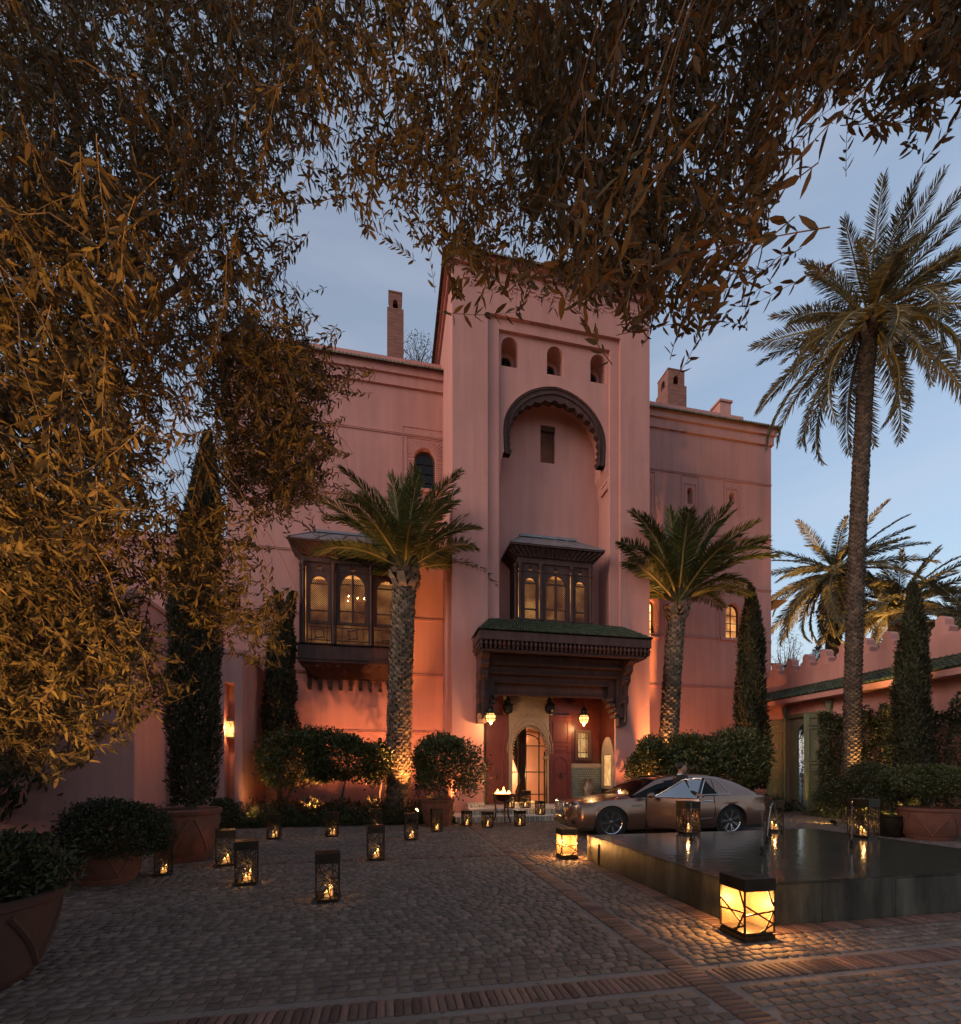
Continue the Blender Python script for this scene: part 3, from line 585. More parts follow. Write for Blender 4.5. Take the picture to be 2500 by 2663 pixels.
# white arched surround, scalloped inner edge, muqarnas panel above
so0, so1, szt = S_(1323, DB-.08), S_(1428, DB-.08), Z_(1377, 1859, DB-.08)
sur = PC(MB().plate(rect(so0, so1, ZP, szt), [door_hole], DB-.10, DB-.003), 'doorway_surround', 'plaster')
mb = MB()
for i in range(27):
    a = math.pi*(i+.5)/27; x, z = dc + (dw-.05)*math.cos(a), dsp+.12+(dzt-dsp-.17)*math.sin(a); mb.lathe([(.0,-.05),(.05,-.02),(.05,.02),(.0,.05)], 6, (x, DB-.03, z))
PC(mb, 'scalloped_edge', 'plaster', 40, sur, kind='stuff')
mb = MB()
for r in (1.10, 1.24):
    pts = [(dc + dw*r*math.cos(math.pi*i/20), DB-.105, dsp+.12 + (dzt-dsp-.12)*(1+(r-1)*1.3)*math.sin(math.pi*i/20)) for i in range(21)]; mb.tube(pts, .022, 5)
mb.box(so0+.02, so1-.02, DB-.125, DB-.10, szt-.13, szt-.10); PC(mb, 'arch_moulding', 'plaster', 40, sur)
gq = (S_(1311, DB-.12), S_(1437, DB-.12), szt+.004, Z_(1374, 1812, DB-.12))
mq = PC(MB().box(gq[0], gq[1], DB-.12, DB-.003, gq[2], gq[3]), 'muqarnas_panel', 'plaster')
mb = MB(); gw = gq[1]-gq[0]; gh = gq[3]-gq[2]
for i in range(5):
    x = gq[0] + gw*(.16+.17*i); pts = [(x + gw*.075*math.cos(math.pi*k/10), DB-.135, gq[2]+gh*.52+gh*.2*math.sin(math.pi*k/10)) for k in range(11)]; mb.tube(pts, .018, 5)
    mb.box(x-gw*.05, x+gw*.05, DB-.15, DB-.12, gq[2]+gh*.05, gq[2]+gh*.45)
for e in (.78, .9): mb.box(gq[0]+.03, gq[1]-.03, DB-.15, DB-.12, gq[2]+gh*e-.015, gq[2]+gh*e+.015)
PC(mb, 'muqarnas_cells', 'plaster', 40, mq, kind='stuff')
# door leaves thrown open against the wall
def leaf(u0, u1, label):
    s0, s1 = S_(u0, DB-.1), S_(u1, DB-.1); zt_ = Z_((u0+u1)/2, 1860, DB-.1)
    o = PC(MB().box(s0, s1, DB-.11, DB-.045, ZP+.03, zt_), 'door_leaf', 'wood_red', label=label); w = s1-s0; h = zt_-ZP; mb = MB()
    ap = arch(s0+w*.18, s1-w*.18, ZP+h*.34, ZP+h*.53, .2); mb.plate(ap, [rim(ap, .03)], DB-.135, DB-.111)
    for a, b in ((.06, .30), (.60, .66), (.70, .93)): 
        q = rect(s0+w*.14, s1-w*.14, ZP+h*a, ZP+h*b); mb.plate(q, [rim(q, .035)], DB-.13, DB-.111)
    for a in (.0, .32, .57, .68, .955): mb.box(s0, s1, DB-.128, DB-.111, ZP+h*a+.035, ZP+h*a+.065)
    PC(mb, 'panel_moulding', 'wood_red', parent=o); k = MB(); cx = (s0+s1)/2
    pts = [(cx+.05*math.cos(2*math.pi*i/12), DB-.145, ZP+h*.30+.05*math.sin(2*math.pi*i/12)) for i in range(13)]; k.tube(pts, .012, 5); k.lathe([(.03,-.02),(.03,.02)], 8, (cx, DB-.13, ZP+h*.335)); PC(k, 'knocker', 'iron', parent=o)
leaf(1265, 1321, 'left leaf behind the fire bowl'); leaf(1430, 1486, 'right leaf beside the vase')
# iron and glass door, room behind
mb = MB(); zi0, zi1 = ZP+.02, dzt-.1
for u in (1331, 1348, 1368, 1402, 1416): s = S_(u, DB+.2); mb.box(s-.022, s+.022, DB+.18, DB+.22, zi0, zi1 - (.9 if u in (1331, 1416) else .12))
for v in (1940, 2008, 2066): z = Z_(1377, v, DB+.2); mb.box(dS0, dS1, DB+.185, DB+.215, z-.02, z+.02)
mb.tube([(S_(1370, DB+.2) + (S_(1404, DB+.2)-S_(1370, DB+.2))*math.sin(math.pi/2*i/10), DB+.2, Z_(1377, 1934, DB+.2)+ (zi1-.25-Z_(1377, 1934, DB+.2))*math.cos(math.pi/2*i/10)) for i in range(11)], .022, 5)
PC(mb, 'iron_glass_door', 'iron')
M['room'] = mat('cream_room_wall', (.62, .50, .34), (.7, .57, .40), rough=.8, scale=2)
mb = MB(); a, b = dS0-1.4, dS1+1.6; c, d = DB+.302, DB+4.2
mb.add([(a,c,ZP),(b,c,ZP),(b,d,ZP),(a,d,ZP),(a,c,4.6),(b,c,4.6),(b,d,4.6),(a,d,4.6)], [(0,1,2,3),(7,6,5,4),(1,5,6,2),(2,6,7,3),(3,7,4,0)]); PC(mb, 'entrance_hall', 'room')
PC(MB().box(dc+.15, dc+1.2, d-.12, d-.02, ZP+.9, ZP+2.35), 'hall_door', 'wood'); PC(MB().box(dc+.15, dc+1.2, d-.2, d-.125, ZP, ZP+.85), 'hall_dado', 'wood')
PC(MB().box(dc-1.6, dc-.75, d-.5, d-.1, ZP, ZP+1.5), 'bookcase', 'wood')
mb = MB(); cs0, cs1 = S_(1333, DB+.75), S_(1362, DB+.75); n = 26; zz0, zz1 = ZP+.02, 3.9
for zi in range(9):
    t = zi/8; z = zz1 + (zz0-zz1)*t; pin = math.exp(-((t-.72)/.14)**2)
    for i in range(n): x = cs0 + (cs1-cs0+.1)*i/(n-1); x = x + ((cs1+.05)-x)*.55*pin + .25*max(0, t-.72); mb.v.append((x, DB+.75+.05*math.sin(i*1.5)+.02*math.sin(i*.7+t*3), z))
for zi in range(8):
    for i in range(n-1): mb.f.append([zi*n+i, zi*n+i+1, (zi+1)*n+i+1, (zi+1)*n+i])
PC(mb, 'curtain', 'curtain', 80)
mb = MB().lathe([(.03,.02),(.55,.16),(.6,.2),(.56,.2),(.05,.06)], 24, (dc-.75, DB+1.6, 2.75)); PC(mb, 'dish_lamp', 'lantern_glass', 40)
point('hall_light', (dc+.1, DB+1.8, 3.1), 260, (1, .66, .27), .15, porch); point('hall_light', (dc-.4, DB+1.2, 1.6), 90, (1, .66, .27), .15, porch)
# lit white niche in the right reveal
n0_, n1_ = DT+.14, DB-.06; z0_, z1_ = Z_(1585, 2052, DT+.5), Z_(1585, 1916, DT+.5); zq = Z_(1585, 1962, DT+.5)
q = [(-n1_, z0_), (-n0_, z0_), (-n0_, z1_-.8)] + [(-(n0_+n1_)/2 + (n1_-n0_)/2*math.cos(math.pi*i/14), z1_-.8+.8*math.sin(math.pi*i/14)) for i in range(1, 14)] + [(-n1_, z1_-.8)]
nh = rect(-n1_+.14, -n0_-.16, z0_+.10, zq)
mb = MB().plate(q, [nh], p1-.05, p1-.004); mb.v = [(p[1], -p[0], p[2]) for p in mb.v]; ni = PC(mb, 'niche_surround', 'plaster')
mb = MB().box(p1-.003, p1-.001, n0_+.18, n1_-.16, z0_+.12, zq-.02); PC(mb, 'lit_niche', 'amber', parent=ni)
# steps: marble treads on zellige risers, one object each
stp = empty('entrance_steps', (0, 0, 0), TH, label='two marble steps with patterned tile risers before the palace doors', cat='steps')
e0, e1 = S_(1212, DT), S_(1672, DT)
for nm, n, z, x0, x1 in (('lower_step', 14.55, .20, e0-.55, e1+.3), ('upper_step', 15.0, ZP, e0, e1)):
    o = MB().box(x0, x1, n, DT-.002 if nm == 'lower_step' else DB, z-.20 + (.0005 if z > .3 else 0), z-.036).build('riser', M['zellige'], stp)
    MB().box(x0-.02, x1+.02, n-.02, DT-.003 if nm == 'lower_step' else DB-.001, z-.035, z).build('tread', M['marble'], stp)
mb = MB().box(p0-.6, p0-.02, DT-.25, DT-.003, ZP+.001, ZP+.16); mb.build('tiled_plinth', M['zellige'], stp)
# ---------------------------------------------------------------- carved wooden canopy
can = empty('entrance_canopy', (0, 0, 0), TH, label='carved dark wood canopy with green tiled roof over the palace doors', cat='canopy')
cn = DT - 1.30; c0, c1 = S_(1246, cn), S_(1698, cn); ce = Z_(1470, 1649, cn); ct = Z_(1440, 1632, DT-.02) + .16; k0, k1 = S_(1276, DT), S_(1616, DT)
mb = MB(); n = 62; seg = 5; steps_ = 6
def slope_tiles(A, B, C, D, n):        # eave A->B, ridge C->D
    A, B, C, D = map(Vector, (A, B, C, D)); up = ((B-A).cross(D-A)).normalized(); up = up if up.z > 0 else -up; side = (B-A).normalized(); r = (B-A).length/n/2
    for i in range(n):
        t = (i+.5)/n; lo = A.lerp(B, t); hi = C.lerp(D, min(max(t, .0), 1)); b0 = len(mb.v); rr = r * .98
        for j in range(steps_*2):
            q = (j//2 + (j % 2)*.999)/steps_; c = lo.lerp(hi, q) + up*(.025 if j % 2 == 0 else 0); r2 = rr*(1 - .45*q*(C-D).length/(A-B).length*0)
            sc_ = ((B-A).length*(1-q) + (D-C).length*q)/(B-A).length
            for k in range(seg+1): a = math.pi*k/seg; mb.v.append(tuple(c + side*rr*sc_*math.cos(a) + up*rr*math.sin(a)))
        for j in range(steps_*2-1):
            for k in range(seg): p = b0+j*(seg+1)+k; mb.f.append([p, p+1, p+seg+2, p+seg+1])
        mb.f.append([b0+k for k in range(seg+1)][::-1])
slope_tiles((c0, cn, ce), (c1, cn, ce), (k0, DT-.02, ct), (k1, DT-.02, ct), n); slope_tiles((c0, DT-.02, ce), (c0, cn, ce), (k0, DT-.03, ct), (k0, DT-.05, ct), 18); slope_tiles((c1, cn, ce), (c1, DT-.02, ce), (k1, DT-.05, ct), (k1, DT-.03, ct), 18)
tiles_part(mb, 'roof_tiles', 'tile_green', can, 12)
MB().add([(c0+.02,cn+.02,ce-.01),(c1-.02,cn+.02,ce-.01),(k1,DT-.02,ct-.02),(k0,DT-.02,ct-.02),(c0+.02,DT-.02,ce-.01),(c1-.02,DT-.02,ce-.01)], [(0,1,2,3),(4,0,3),(1,5,2)]).build('roof_deck', M['wood'], can)
z2 = ce-.02; z1c = Z_(1470, 1672, cn); z0c = Z_(1470, 1697, cn+.12)
mb = MB().box(c0+.03, c1-.03, cn+.03, DT-.003, z1c, z2); mb.build('fascia', M['wood'], can)
mb = MB(); k = 40
def corbel(x, y, dx, dy):
    mb.box(x-.035-abs(dy)*.0, x+.035, y-.035, y+.035, z0c+.02, z1c-.001); mb.lathe([(.02,-.03),(.045,0),(.06,.05),(.02,.09)], 6, (x+dx*.05, y+dy*.05, (z0c+z1c)/2-.02))
for i in range(k): corbel(c0+.10+(c1-c0-.2)*i/(k-1), cn+.10, 0, -1)
for i in range(10): corbel(c0+.10, cn+.2+(DT-cn-.3)*i/9, -1, 0); corbel(c1-.10, cn+.2+(DT-cn-.3)*i/9, 1, 0)
mb.build('corbel_frieze', M['wood'], can, 40, kind='stuff')
MB().plate(rect(c0+.14, c1-.14, cn+.14, DT-.003), [rect(c0+.34, c1-.34, cn+.34, DT-.2)], z0c-.06, z0c+.02).xf(Matrix(((1,0,0,0),(0,0,1,0),(0,1,0,0),(0,0,0,1)))).build('eave_beam', M['wood'], can)
mb = MB()
for i in range(26): x = c0+.4+(c1-c0-.8)*i/25; mb.bar((x, cn+.3, z0c+.0), (x, DT-.02, z0c+.3), .055, .09)
mb.build('rafters', M['wood'], can, kind='stuff')
zc0 = Z_(1430, 1813, DT); zt_ = z0c-.02; hw = (p1-p0)/2; pc = (p0+p1)/2
for i, (dn, gx, v) in enumerate(((-.55, -.10, 1733), (-.35, .12, 1757), (-.15, .36, 1780), (.05, .52, 1812))):
    zb = Z_(1430, v, DT+dn); zq_ = zc0-.9+.28*i; MB().plate([(p0-.16, zq_), (p0+gx, zq_), (p0+gx, zb), (p1-gx, zb), (p1-gx, zq_), (p1+.16, zq_), (p1+.16, zt_-.1*i), (p0-.16, zt_-.1*i)], [], DT+dn, DT+dn+.10).build('stepped_frame', M['wood'], can)
    q = rect(p0+gx-.06, p1-gx+.06, zb-.0, zb+.10); MB().box(p0+gx-.05, p1-gx+.05, DT+dn-.03, DT+dn-.001, zb+.03, zb+.055).box(p0+gx-.05, p1-gx+.05, DT+dn-.02, DT+dn-.001, zb+.09, zb+.105).build('frame_moulding', M['wood'], can)
for x in (p0-.12, p1+.12):
    zb = Z_(1255, 1880, DT-.35); zt2 = z0c-.06; h = zt2-zb
    prof = [(DT-.003, zb), (DT-.28, zb), (DT-.28, zb+h*.10), (DT-.34, zb+h*.14), (DT-.34, zb+h*.30), (DT-.46, zb+h*.36), (DT-.46, zb+h*.46), (DT-.40, zb+h*.5), (DT-.44, zb+h*.62), (DT-.62, zb+h*.70), (DT-.62, zb+h*.78), (DT-.78, zb+h*.84), (DT-.80, zb+h*.92), (DT-1.02, zb+h*.96), (DT-1.02, zt2), (DT-.003, zt2)]
    o = MB().prism(prof, x-.14, x+.14, 'x').build('bracket', M['wood'], can); mb = MB()
    for (a, b) in ((.02, .12), (.16, .28), (.37, .46), (.52, .60), (.71, .77)):
        for sg in (-1, 1): mb.box(x+sg*.14, x+sg*.165, DT-.30, DT-.05, zb+h*a, zb+h*b)
    mb.lathe([(.02,0),(.10,.05),(.06,.16),(.11,.2),(.03,.3)], 8, (x, DT-.42, zb+h*.34)); mb.lathe([(.02,0),(.08,.05),(.04,.12),(.09,.16)], 8, (x, DT-.60, zb+h*.66)); mb.build('carving', M['wood'], o, 40)
    for i in range(4):                                                 # small stacked corbels inside the porch jamb
        xx = x + (.2 + .1*i)*(1 if x < pc else -1); MB().box(xx-.10, xx+.10, DT-.3, DT+.10, zc0-.72+.2*i, zc0-.72+.2*i+.11).build('corbel', M['wood'], o)
# ---------------------------------------------------------------- hanging lanterns
def hang(u, v, n, sc_, lit, chain, label):
    s, z = fs(u, v, n); o = empty('hanging_lantern', W(s, n, z), TH, label=label, cat='lantern', group='hanging lanterns of the entrance')
    MB().lathe([(.02,0),(.16,.06),(.22,.18),(.22,.34),(.15,.40),(.02,.40)], 8).xf(Matrix.Scale(sc_, 4)).build('glass_body', M['lantern_glass' if lit else 'glass'], o)
    mb = MB()
    for k in range(8): a = 2*math.pi*k/8; mb.tube([(.03*math.cos(a),.03*math.sin(a),0),(.17*math.cos(a),.17*math.sin(a),.06),(.23*math.cos(a),.23*math.sin(a),.18),(.23*math.cos(a),.23*math.sin(a),.34),(.16*math.cos(a),.16*math.sin(a),.41)], .012, 4)
    for r, z_ in ((.235, .18), (.235, .34), (.165, .41)): mb.lathe([(r-.02,z_-.012),(r+.01,z_-.012),(r+.01,z_+.012),(r-.02,z_+.012)], 16)
    mb.lathe([(.30,.42),(.25,.46),(.14,.48),(.12,.62),(.16,.64),(.06,.74),(.02,.86),(.0,.86)], 10); mb.xf(Matrix.Scale(sc_, 4)).build('metal_frame', M['iron'], o, 30)
    MB().tube([(0,0,.84*sc_),(0,0,chain)], .008, 4).build('chain', M['iron'], o)
    if lit:
        MB().lathe([(.0,-.07),(.035,-.03),(.035,.0),(.0,.03)], 8).xf(Matrix.Scale(sc_, 4)).build('bulb', M['bulb'], o); point('lantern_light', (0, 0, -.09*sc_), lit, (1, .55, .22), .03, o)
hang(1277, 1880, DT-.55, .78, 46, 2.2, 'lit brass hanging lantern beside the left canopy bracket'); hang(1519, 1884, DT+.45, .84, 40, 1.5, 'lit brass hanging lantern in front of the red porch wall')
hang(1321, 1857, DB-.4, .8, 0, 1.2, 'unlit dark hanging lantern at the left corner of the carved panel'); hang(1430, 1857, DB-.4, .8, 0, 1.2, 'unlit dark hanging lantern at the right corner of the carved panel')
s, z = fs(1529, 2074, DB-.35)
vs = empty('tall_vase', W(s, DB-.35, ZP), TH, label='tall ornate metal vase against the blue tiled dado', cat='vase')
M['vase'] = mat('hammered_vase', (.06, .045, .04), (.42, .32, .24), rough=.35, metal=.6, scale=22, bump=.4, bscale=40)
MB().lathe([(.13,0),(.14,.04),(.10,.10),(.17,.35),(.22,.52),(.22,.60),(.15,.70),(.11,.76),(.12,.88),(.18,.96),(.16,.965),(.09,.88)], 22).build('vase_body', M['vase'], vs, 60)
for sg in (-1, 1): MB().tube([(sg*.20,0,.62),(sg*.25,0,.70),(sg*.22,0,.80),(sg*.13,0,.82)], .014, 6).build('handle', M['vase'], vs, 60)
s = S_(1560, DB-.35); be = empty('low_bench', W(s, DB-.35, ZP), TH, label='low carved wooden bench beside the tall vase', cat='bench')
MB().box(-.3,.3,-.16,.16,.34,.40).build('seat', M['wood_red'], be)
for a in (-.26, .26):
    for b in (-.12, .12): MB().box(a-.025,a+.025,b-.025,b+.025,0,.339).build('leg', M['wood_red'], be)
MB().box(-.23,.23,-.13,-.11,.14,.33).build('apron', M['wood_red'], be)
# ================================================================== side buildings on the left
def blk(name, label, boxes, m='stucco'):
    o = empty(name, (0, 0, 0), TH, label=label, cat='building')
    for nm, b in boxes: MB().box(*b).build(nm, M[m], o)
    return o
nB = 16.0; b0, b1 = S_(424, nB), S_(631, nB); zb = Z_(620, 1700, nB)
pv = empty('side_pavilion', (0, 0, 0), TH, label='low pink stucco pavilion with a recessed bay behind the tall potted cypress', cat='building')
j0, j1 = S_(583, nB), S_(610, nB); zj = Z_(600, 1775, nB)
MB().plate(rect(b0, b1, 0, zb), [rect(j0, j1, .0, zj)], nB, nB+.5).build('wall', M['stucco'], pv)
MB().box(b0, b1, nB+.502, DL-.01, 0, zb).build('rear_wall', M['stucco'], pv)
MB().box(b0-.05, b1+.06, nB-.06, nB+2, zb+.001, zb+.12).build('coping', M['stucco'], pv)
mb = MB(); q = rect(S_(437, nB), S_(455, nB), .1, Z_(446, 1928, nB)); mb.plate(q, [rim(q, .06)], nB-.03, nB-.001); mb.build('label_moulding', M['stucco'], pv)
nC = 14.2; c1_ = S_(349, nC); zc_ = 6.5
sb = empty('side_building', (0, 0, 0), TH, label='plain pink stucco building in deep shade behind the potted boxwood', cat='building')
MB().box(c1_-14, c1_, nC, nB+1.5, 0, zc_).build('wall', M['stucco'], sb); MB().box(c1_-14, c1_+.06, nC-.06, nB+1.5, zc_+.001, zc_+.12).build('coping', M['stucco'], sb)
# lit wall lantern in the bay
s, z = fs(597, 1921, nB+.2); wlan = empty('wall_lantern', W(s, nB+.32, z), TH, label='lit iron wall lantern in the recessed bay of the pink pavilion', cat='lantern')
MB().box(-.13,.13,-.10,.10,.06,.56).build('glass_body', M['amber'], wlan); mb = MB().box(-.15,.15,-.12,.12,0,.059).box(-.15,.15,-.12,.12,.561,.66)
for a in (-.135,.135):
    for b in (-.105,.105): mb.box(a-.015,a+.015,b-.015,b+.015,.059,.561)
mb.bar((-.13,-.108,.06),(.1,-.108,.56),.014); mb.bar((.13,-.109,.1),(-.02,-.109,.56),.014); mb.build('metal_frame', M['iron'], wlan); MB().box(-.03,.03,.1,.17,.25,.6).build('wall_bracket', M['iron'], wlan)
point('lantern_light', (0, -.3, .3), 26, (1, .45, .15), .05, wlan)
# ================================================================== garden wall with merlons, tile hood and gate
GS = 17.45; g0, g1 = 7.0, DL-.003; ze = Z_(1985, 1836, 0.0) if 0 else H + (2006-1838)*21.6/1200; zw = ze + 1.35
gw_ = empty('garden_wall', (0, 0, 0), TH, label='pink garden wall with stepped merlons and a green tiled hood', cat='wall')
gn0, gn1 = 15.5, 17.55; gz = ze - .62
mb = MB().plate(rect(-g1, -g0, 0, zw), [rect(-gn1, -gn0, 0, gz)], GS, GS+.4); mb.v = [(p[1], -p[0], p[2]) for p in mb.v]; mb.build('wall', M['stucco'], gw_)
mer = MB().prism([(-.36,0),(-.22,.10),(-.26,.24),(-.13,.34),(-.14,.52),(-.06,.62),(0,.64),(.06,.62),(.14,.52),(.13,.34),(.26,.24),(.22,.10),(.36,0)], 0, .38, 'x').mesh('merlon', M['stucco'])
i = 0; nn = g1 - .5
while nn > g0: link('merlon', mer, gw_, (GS+.01, nn, zw+.001)); nn -= .82
mb = MB(); n = int((g1-g0)/.17); steps_ = 5
slope_tiles((GS-.75, g1-.01, ze+.10), (GS-.75, g0, ze+.10), (GS-.01, g1-.01, ze+.60), (GS-.01, g0, ze+.60), n); tiles_part(mb, 'hood_tiles', 'tile_green', gw_, 12)
MB().prism([(GS-.001, ze+.58), (GS-.73, ze+.09), (GS-.70, ze-.10), (GS-.001, ze-.10)], g0, g1-.02).build('hood', M['stucco'], gw_)
gate = empty('garden_gate', (0, 0, 0), TH, label='green painted double gate standing open in the garden wall', cat='gate')
def G(mb, name, m='gate', parent=None, sm=False, **kw): mb.v = [(p[1], -p[0], p[2]) for p in mb.v]; return mb.build(name, M[m], parent or gate, sm, **kw)
zl = Z_(2040, 1876, DL-.6); lw = 1.02; gc = -(gn0+gn1)/2
ah = arch(gc-.62, gc+.62, 0, zl-.16, .1, spring=zl-.75)
G(MB().plate(rect(-gn1+.02, -gn0-.02, .005, gz-.005), [ah], GS+.10, GS+.2), 'surround'); G(MB().plate(rect(-gn1-.12, -gn0+.12, zl+.03, gz+.1), [rect(-gn1+.15, gc-.06, zl+.12, gz-.02), rect(gc+.06, -gn0-.15, zl+.12, gz-.02)], GS-.05, GS-.002), 'lintel')
G(MB().box(-gn1, -gn0, GS+.001, GS+.02, zl+.04, gz+.09), 'lintel_panel')
for x in (-gn1-.02, -gn0+.02): mb = MB().lathe([(.10,0),(.10,.2),(.07,.25),(.07,zl+.2),(.11,zl+.25),(.14,zl+.45),(.16,zl+.55)], 10, (x, GS-.1, 0)); G(mb, 'column', 'gate', None, 40)
mb = MB()
for i in range(9): x = gc-.56+.14*i; mb.tube([(x, GS+.3, 0), (x, GS+.3, zl-.3-abs(i-4)*.06)], .012, 4)
for z in (.15, .35, 1.0, 1.7, 2.4): mb.box(gc-.6, gc+.6, GS+.29, GS+.31, z, z+.03)
for i in range(7):
    for z in (2.0, 2.7): mb.tube([(gc-.45+.15*i+.06*math.cos(a*.63), GS+.3, z+.06*math.sin(a*.63)) for a in range(11)], .008, 4)
G(mb, 'iron_grille', 'iron')
def gate_leaf(hx, ang, label):        # hinge at along-wall coordinate hx, leaf swings away from the wall
    o = MB().box(0, lw, -.03, .03, .03, zl).build('gate_leaf', M['gate'], gate, loc=(GS-.06, -hx, 0), rot=ang, label=label); mb = MB(); mo = MB()
    for a, b in ((.06,.30),(.32,.40),(.42,.50),(.52,.86),(.88,.97)):
        q = rect(.12, lw-.12, zl*a, zl*b); mb.plate(q, [rim(q, .045)], .03, .065); mb.plate(q, [rim(q, .045)], -.065, -.03); cz = zl*(a+b)/2
        k = 8 if b-a > .2 else 5
        for yy in (-.036, .036):
            for i in range(k): an = 2*math.pi*i/k; r = .16 if b-a > .2 else .07; mo.bar((lw/2+.03*math.cos(an)*(1 if b-a > .2 else 3), yy, cz+.03*math.sin(an)), (lw/2+r*math.cos(an)*(1 if b-a > .2 else 2.6), yy, cz+r*math.sin(an)*1.4*(1 if b-a > .2 else .5)), .03, .012)
    mb.build('panel_moulding', M['gate'], o); mo.build('painted_ornament', M['gate_paint'], o); MB().box(lw-.3, lw-.05, -.06, -.045, zl*.505, zl*.515).build('bolt', M['iron'], o)
gate_leaf(-gn1-.02, R(90+3), 'left leaf folded back against the pink wall'); gate_leaf(-gn0, R(170), 'right leaf standing half open')
# ================================================================== COURTYARD PAVING
pav = MB().add([W(-22, -6, -.004), W(GS-.005, -6, -.004), W(GS-.005, DL-.01, -.004), W(-22, DL-.01, -.004)], [(0,1,2,3)]).build('courtyard_paving', M['mortar'], kind='structure')
FS0, FS1, FN0, FN1, FZ = 3.62, 8.65, 4.22, 8.05, .46               # fountain plinth
BA = (SN(*gr(1626, 2440).xy)[0], .24)                                # brick band running into depth: centre offset, width
sA0 = BA[0]; sA1 = sA0 + .25
nB_ = SN(*gr(1560, 2590).xy)[1]; nC_ = SN(*gr(1150, 2232).xy)[1]
bricks = []                                                          # (s, n, along_s, length, width)
def band_s(n0, s0, s1, ln=.23):
    s = s0
    while s < s1: bricks.append((s+.029, n0+ln/2, False, ln-.008, .052)); s += .0605
def band_n(s0, n0, n1, ln=.23):
    n = n0
    while n < n1: bricks.append((s0+ln/2, n+.029, True, ln-.008, .052)); n += .0605
band_n(sA0, .6, 14.4); band_s(nB_, -4.5, sA0-.02); band_s(nB_, sA0+.27, 11.5); band_s(nC_, -7.5, sA0-.02, .20); band_s(FN1+.15, sA0+.27, FS0-.2, .20)
band_n(FS0-.24, FN0-.24, FN1+.2, .22); band_s(FN0-.24, FS0, 12, .22)
band_s(14.2, -8.2, S_(1180, 14.2), .12)
def in_band(s, n, m=.0):
    if sA0-m < s < sA0+.25+m: return True
    if nB_-m < n < nB_+.24+m: return True
    if nC_-m < n < nC_+.21+m and s < sA0: return True
    if FS0-.25-m < s < FS1+.3 and FN0-.25-m < n < FN1+.2+m: return True
    if 14.2-m < n and s < S_(1180, 14.2): return True
    if n > 14.52 and S_(1212, DT)-.6 < s < S_(1672, DT)+.35: return True
    return False
stones = []; n = 1.6; row = 0
while n < 17.5:
    big = n > 9.0; h = rnd.uniform(.092, .106) ; s = -12 + (row % 2) * .07 + rnd.uniform(0, .05)
    while s < GS - .3:
        worn = sA1 < s < FS0; w = rnd.uniform(.10, .145)
        x, y = (s+w/2)*CA - (n+h/2)*SA, (s+w/2)*SA + (n+h/2)*CA
        if y > 1.6 and abs(x) < 1.13*y + 2.2 and not in_band(s+w/2, n+h/2, .03) and not in_band(s+.01, n+h/2) and not in_band(s+w-.01, n+h/2): stones.append((s+w/2, n+h/2, w-.018, h-.016, x, y))
        s += w
    n += h; row += 1
stones.sort(key=lambda t: (t[5] < 2.85 or abs(t[4]/t[5]) > 1.06, t[4]**2 + t[5]**2))      # those in view first
def stone_mesh(me_name, w, h, hz, m, seed, jit=.12):
    r_ = random.Random(seed); b = MB(); c = []
    for (a, d) in ((-1,-1),(-.35,-1.06),(.4,-1.05),(1,-1),(1.05,.1),(1,1),(.3,1.05),(-.4,1.06),(-1,1),(-1.05,-.1)): c.append((a*w/2*(1-r_.uniform(0, jit)), d*h/2*(1-r_.uniform(0, jit))))
    k = len(c); vs = [(x, y, -.02) for x, y in c] + [(x, y, hz-.004+r_.uniform(-.001,.001)) for x, y in c] + [(x*.93, y*.92, hz+r_.uniform(-.0008,.0008)) for x, y in c]
    b.add(vs, [[i, (i+1) % k, k+(i+1) % k, k+i] for i in range(k)] + [[k+i, k+(i+1) % k, 2*k+(i+1) % k, 2*k+i] for i in range(k)] + [[2*k+i for i in range(k)]])
    return b.mesh(me_name, m, 60)
var = [stone_mesh('cobblestone', 1, 1, .009, M['cobble_one'], i) for i in range(14)]
NS = 300
for (s, n_, w, h, x, y) in stones[:NS]:
    link('cobblestone', var[rnd.randrange(14)], pav, W(s, n_, 0), (rnd.uniform(-.02,.02), rnd.uniform(-.02,.02), TH + rnd.uniform(-.05,.05)), (w, h, rnd.uniform(.8, 1.25)))
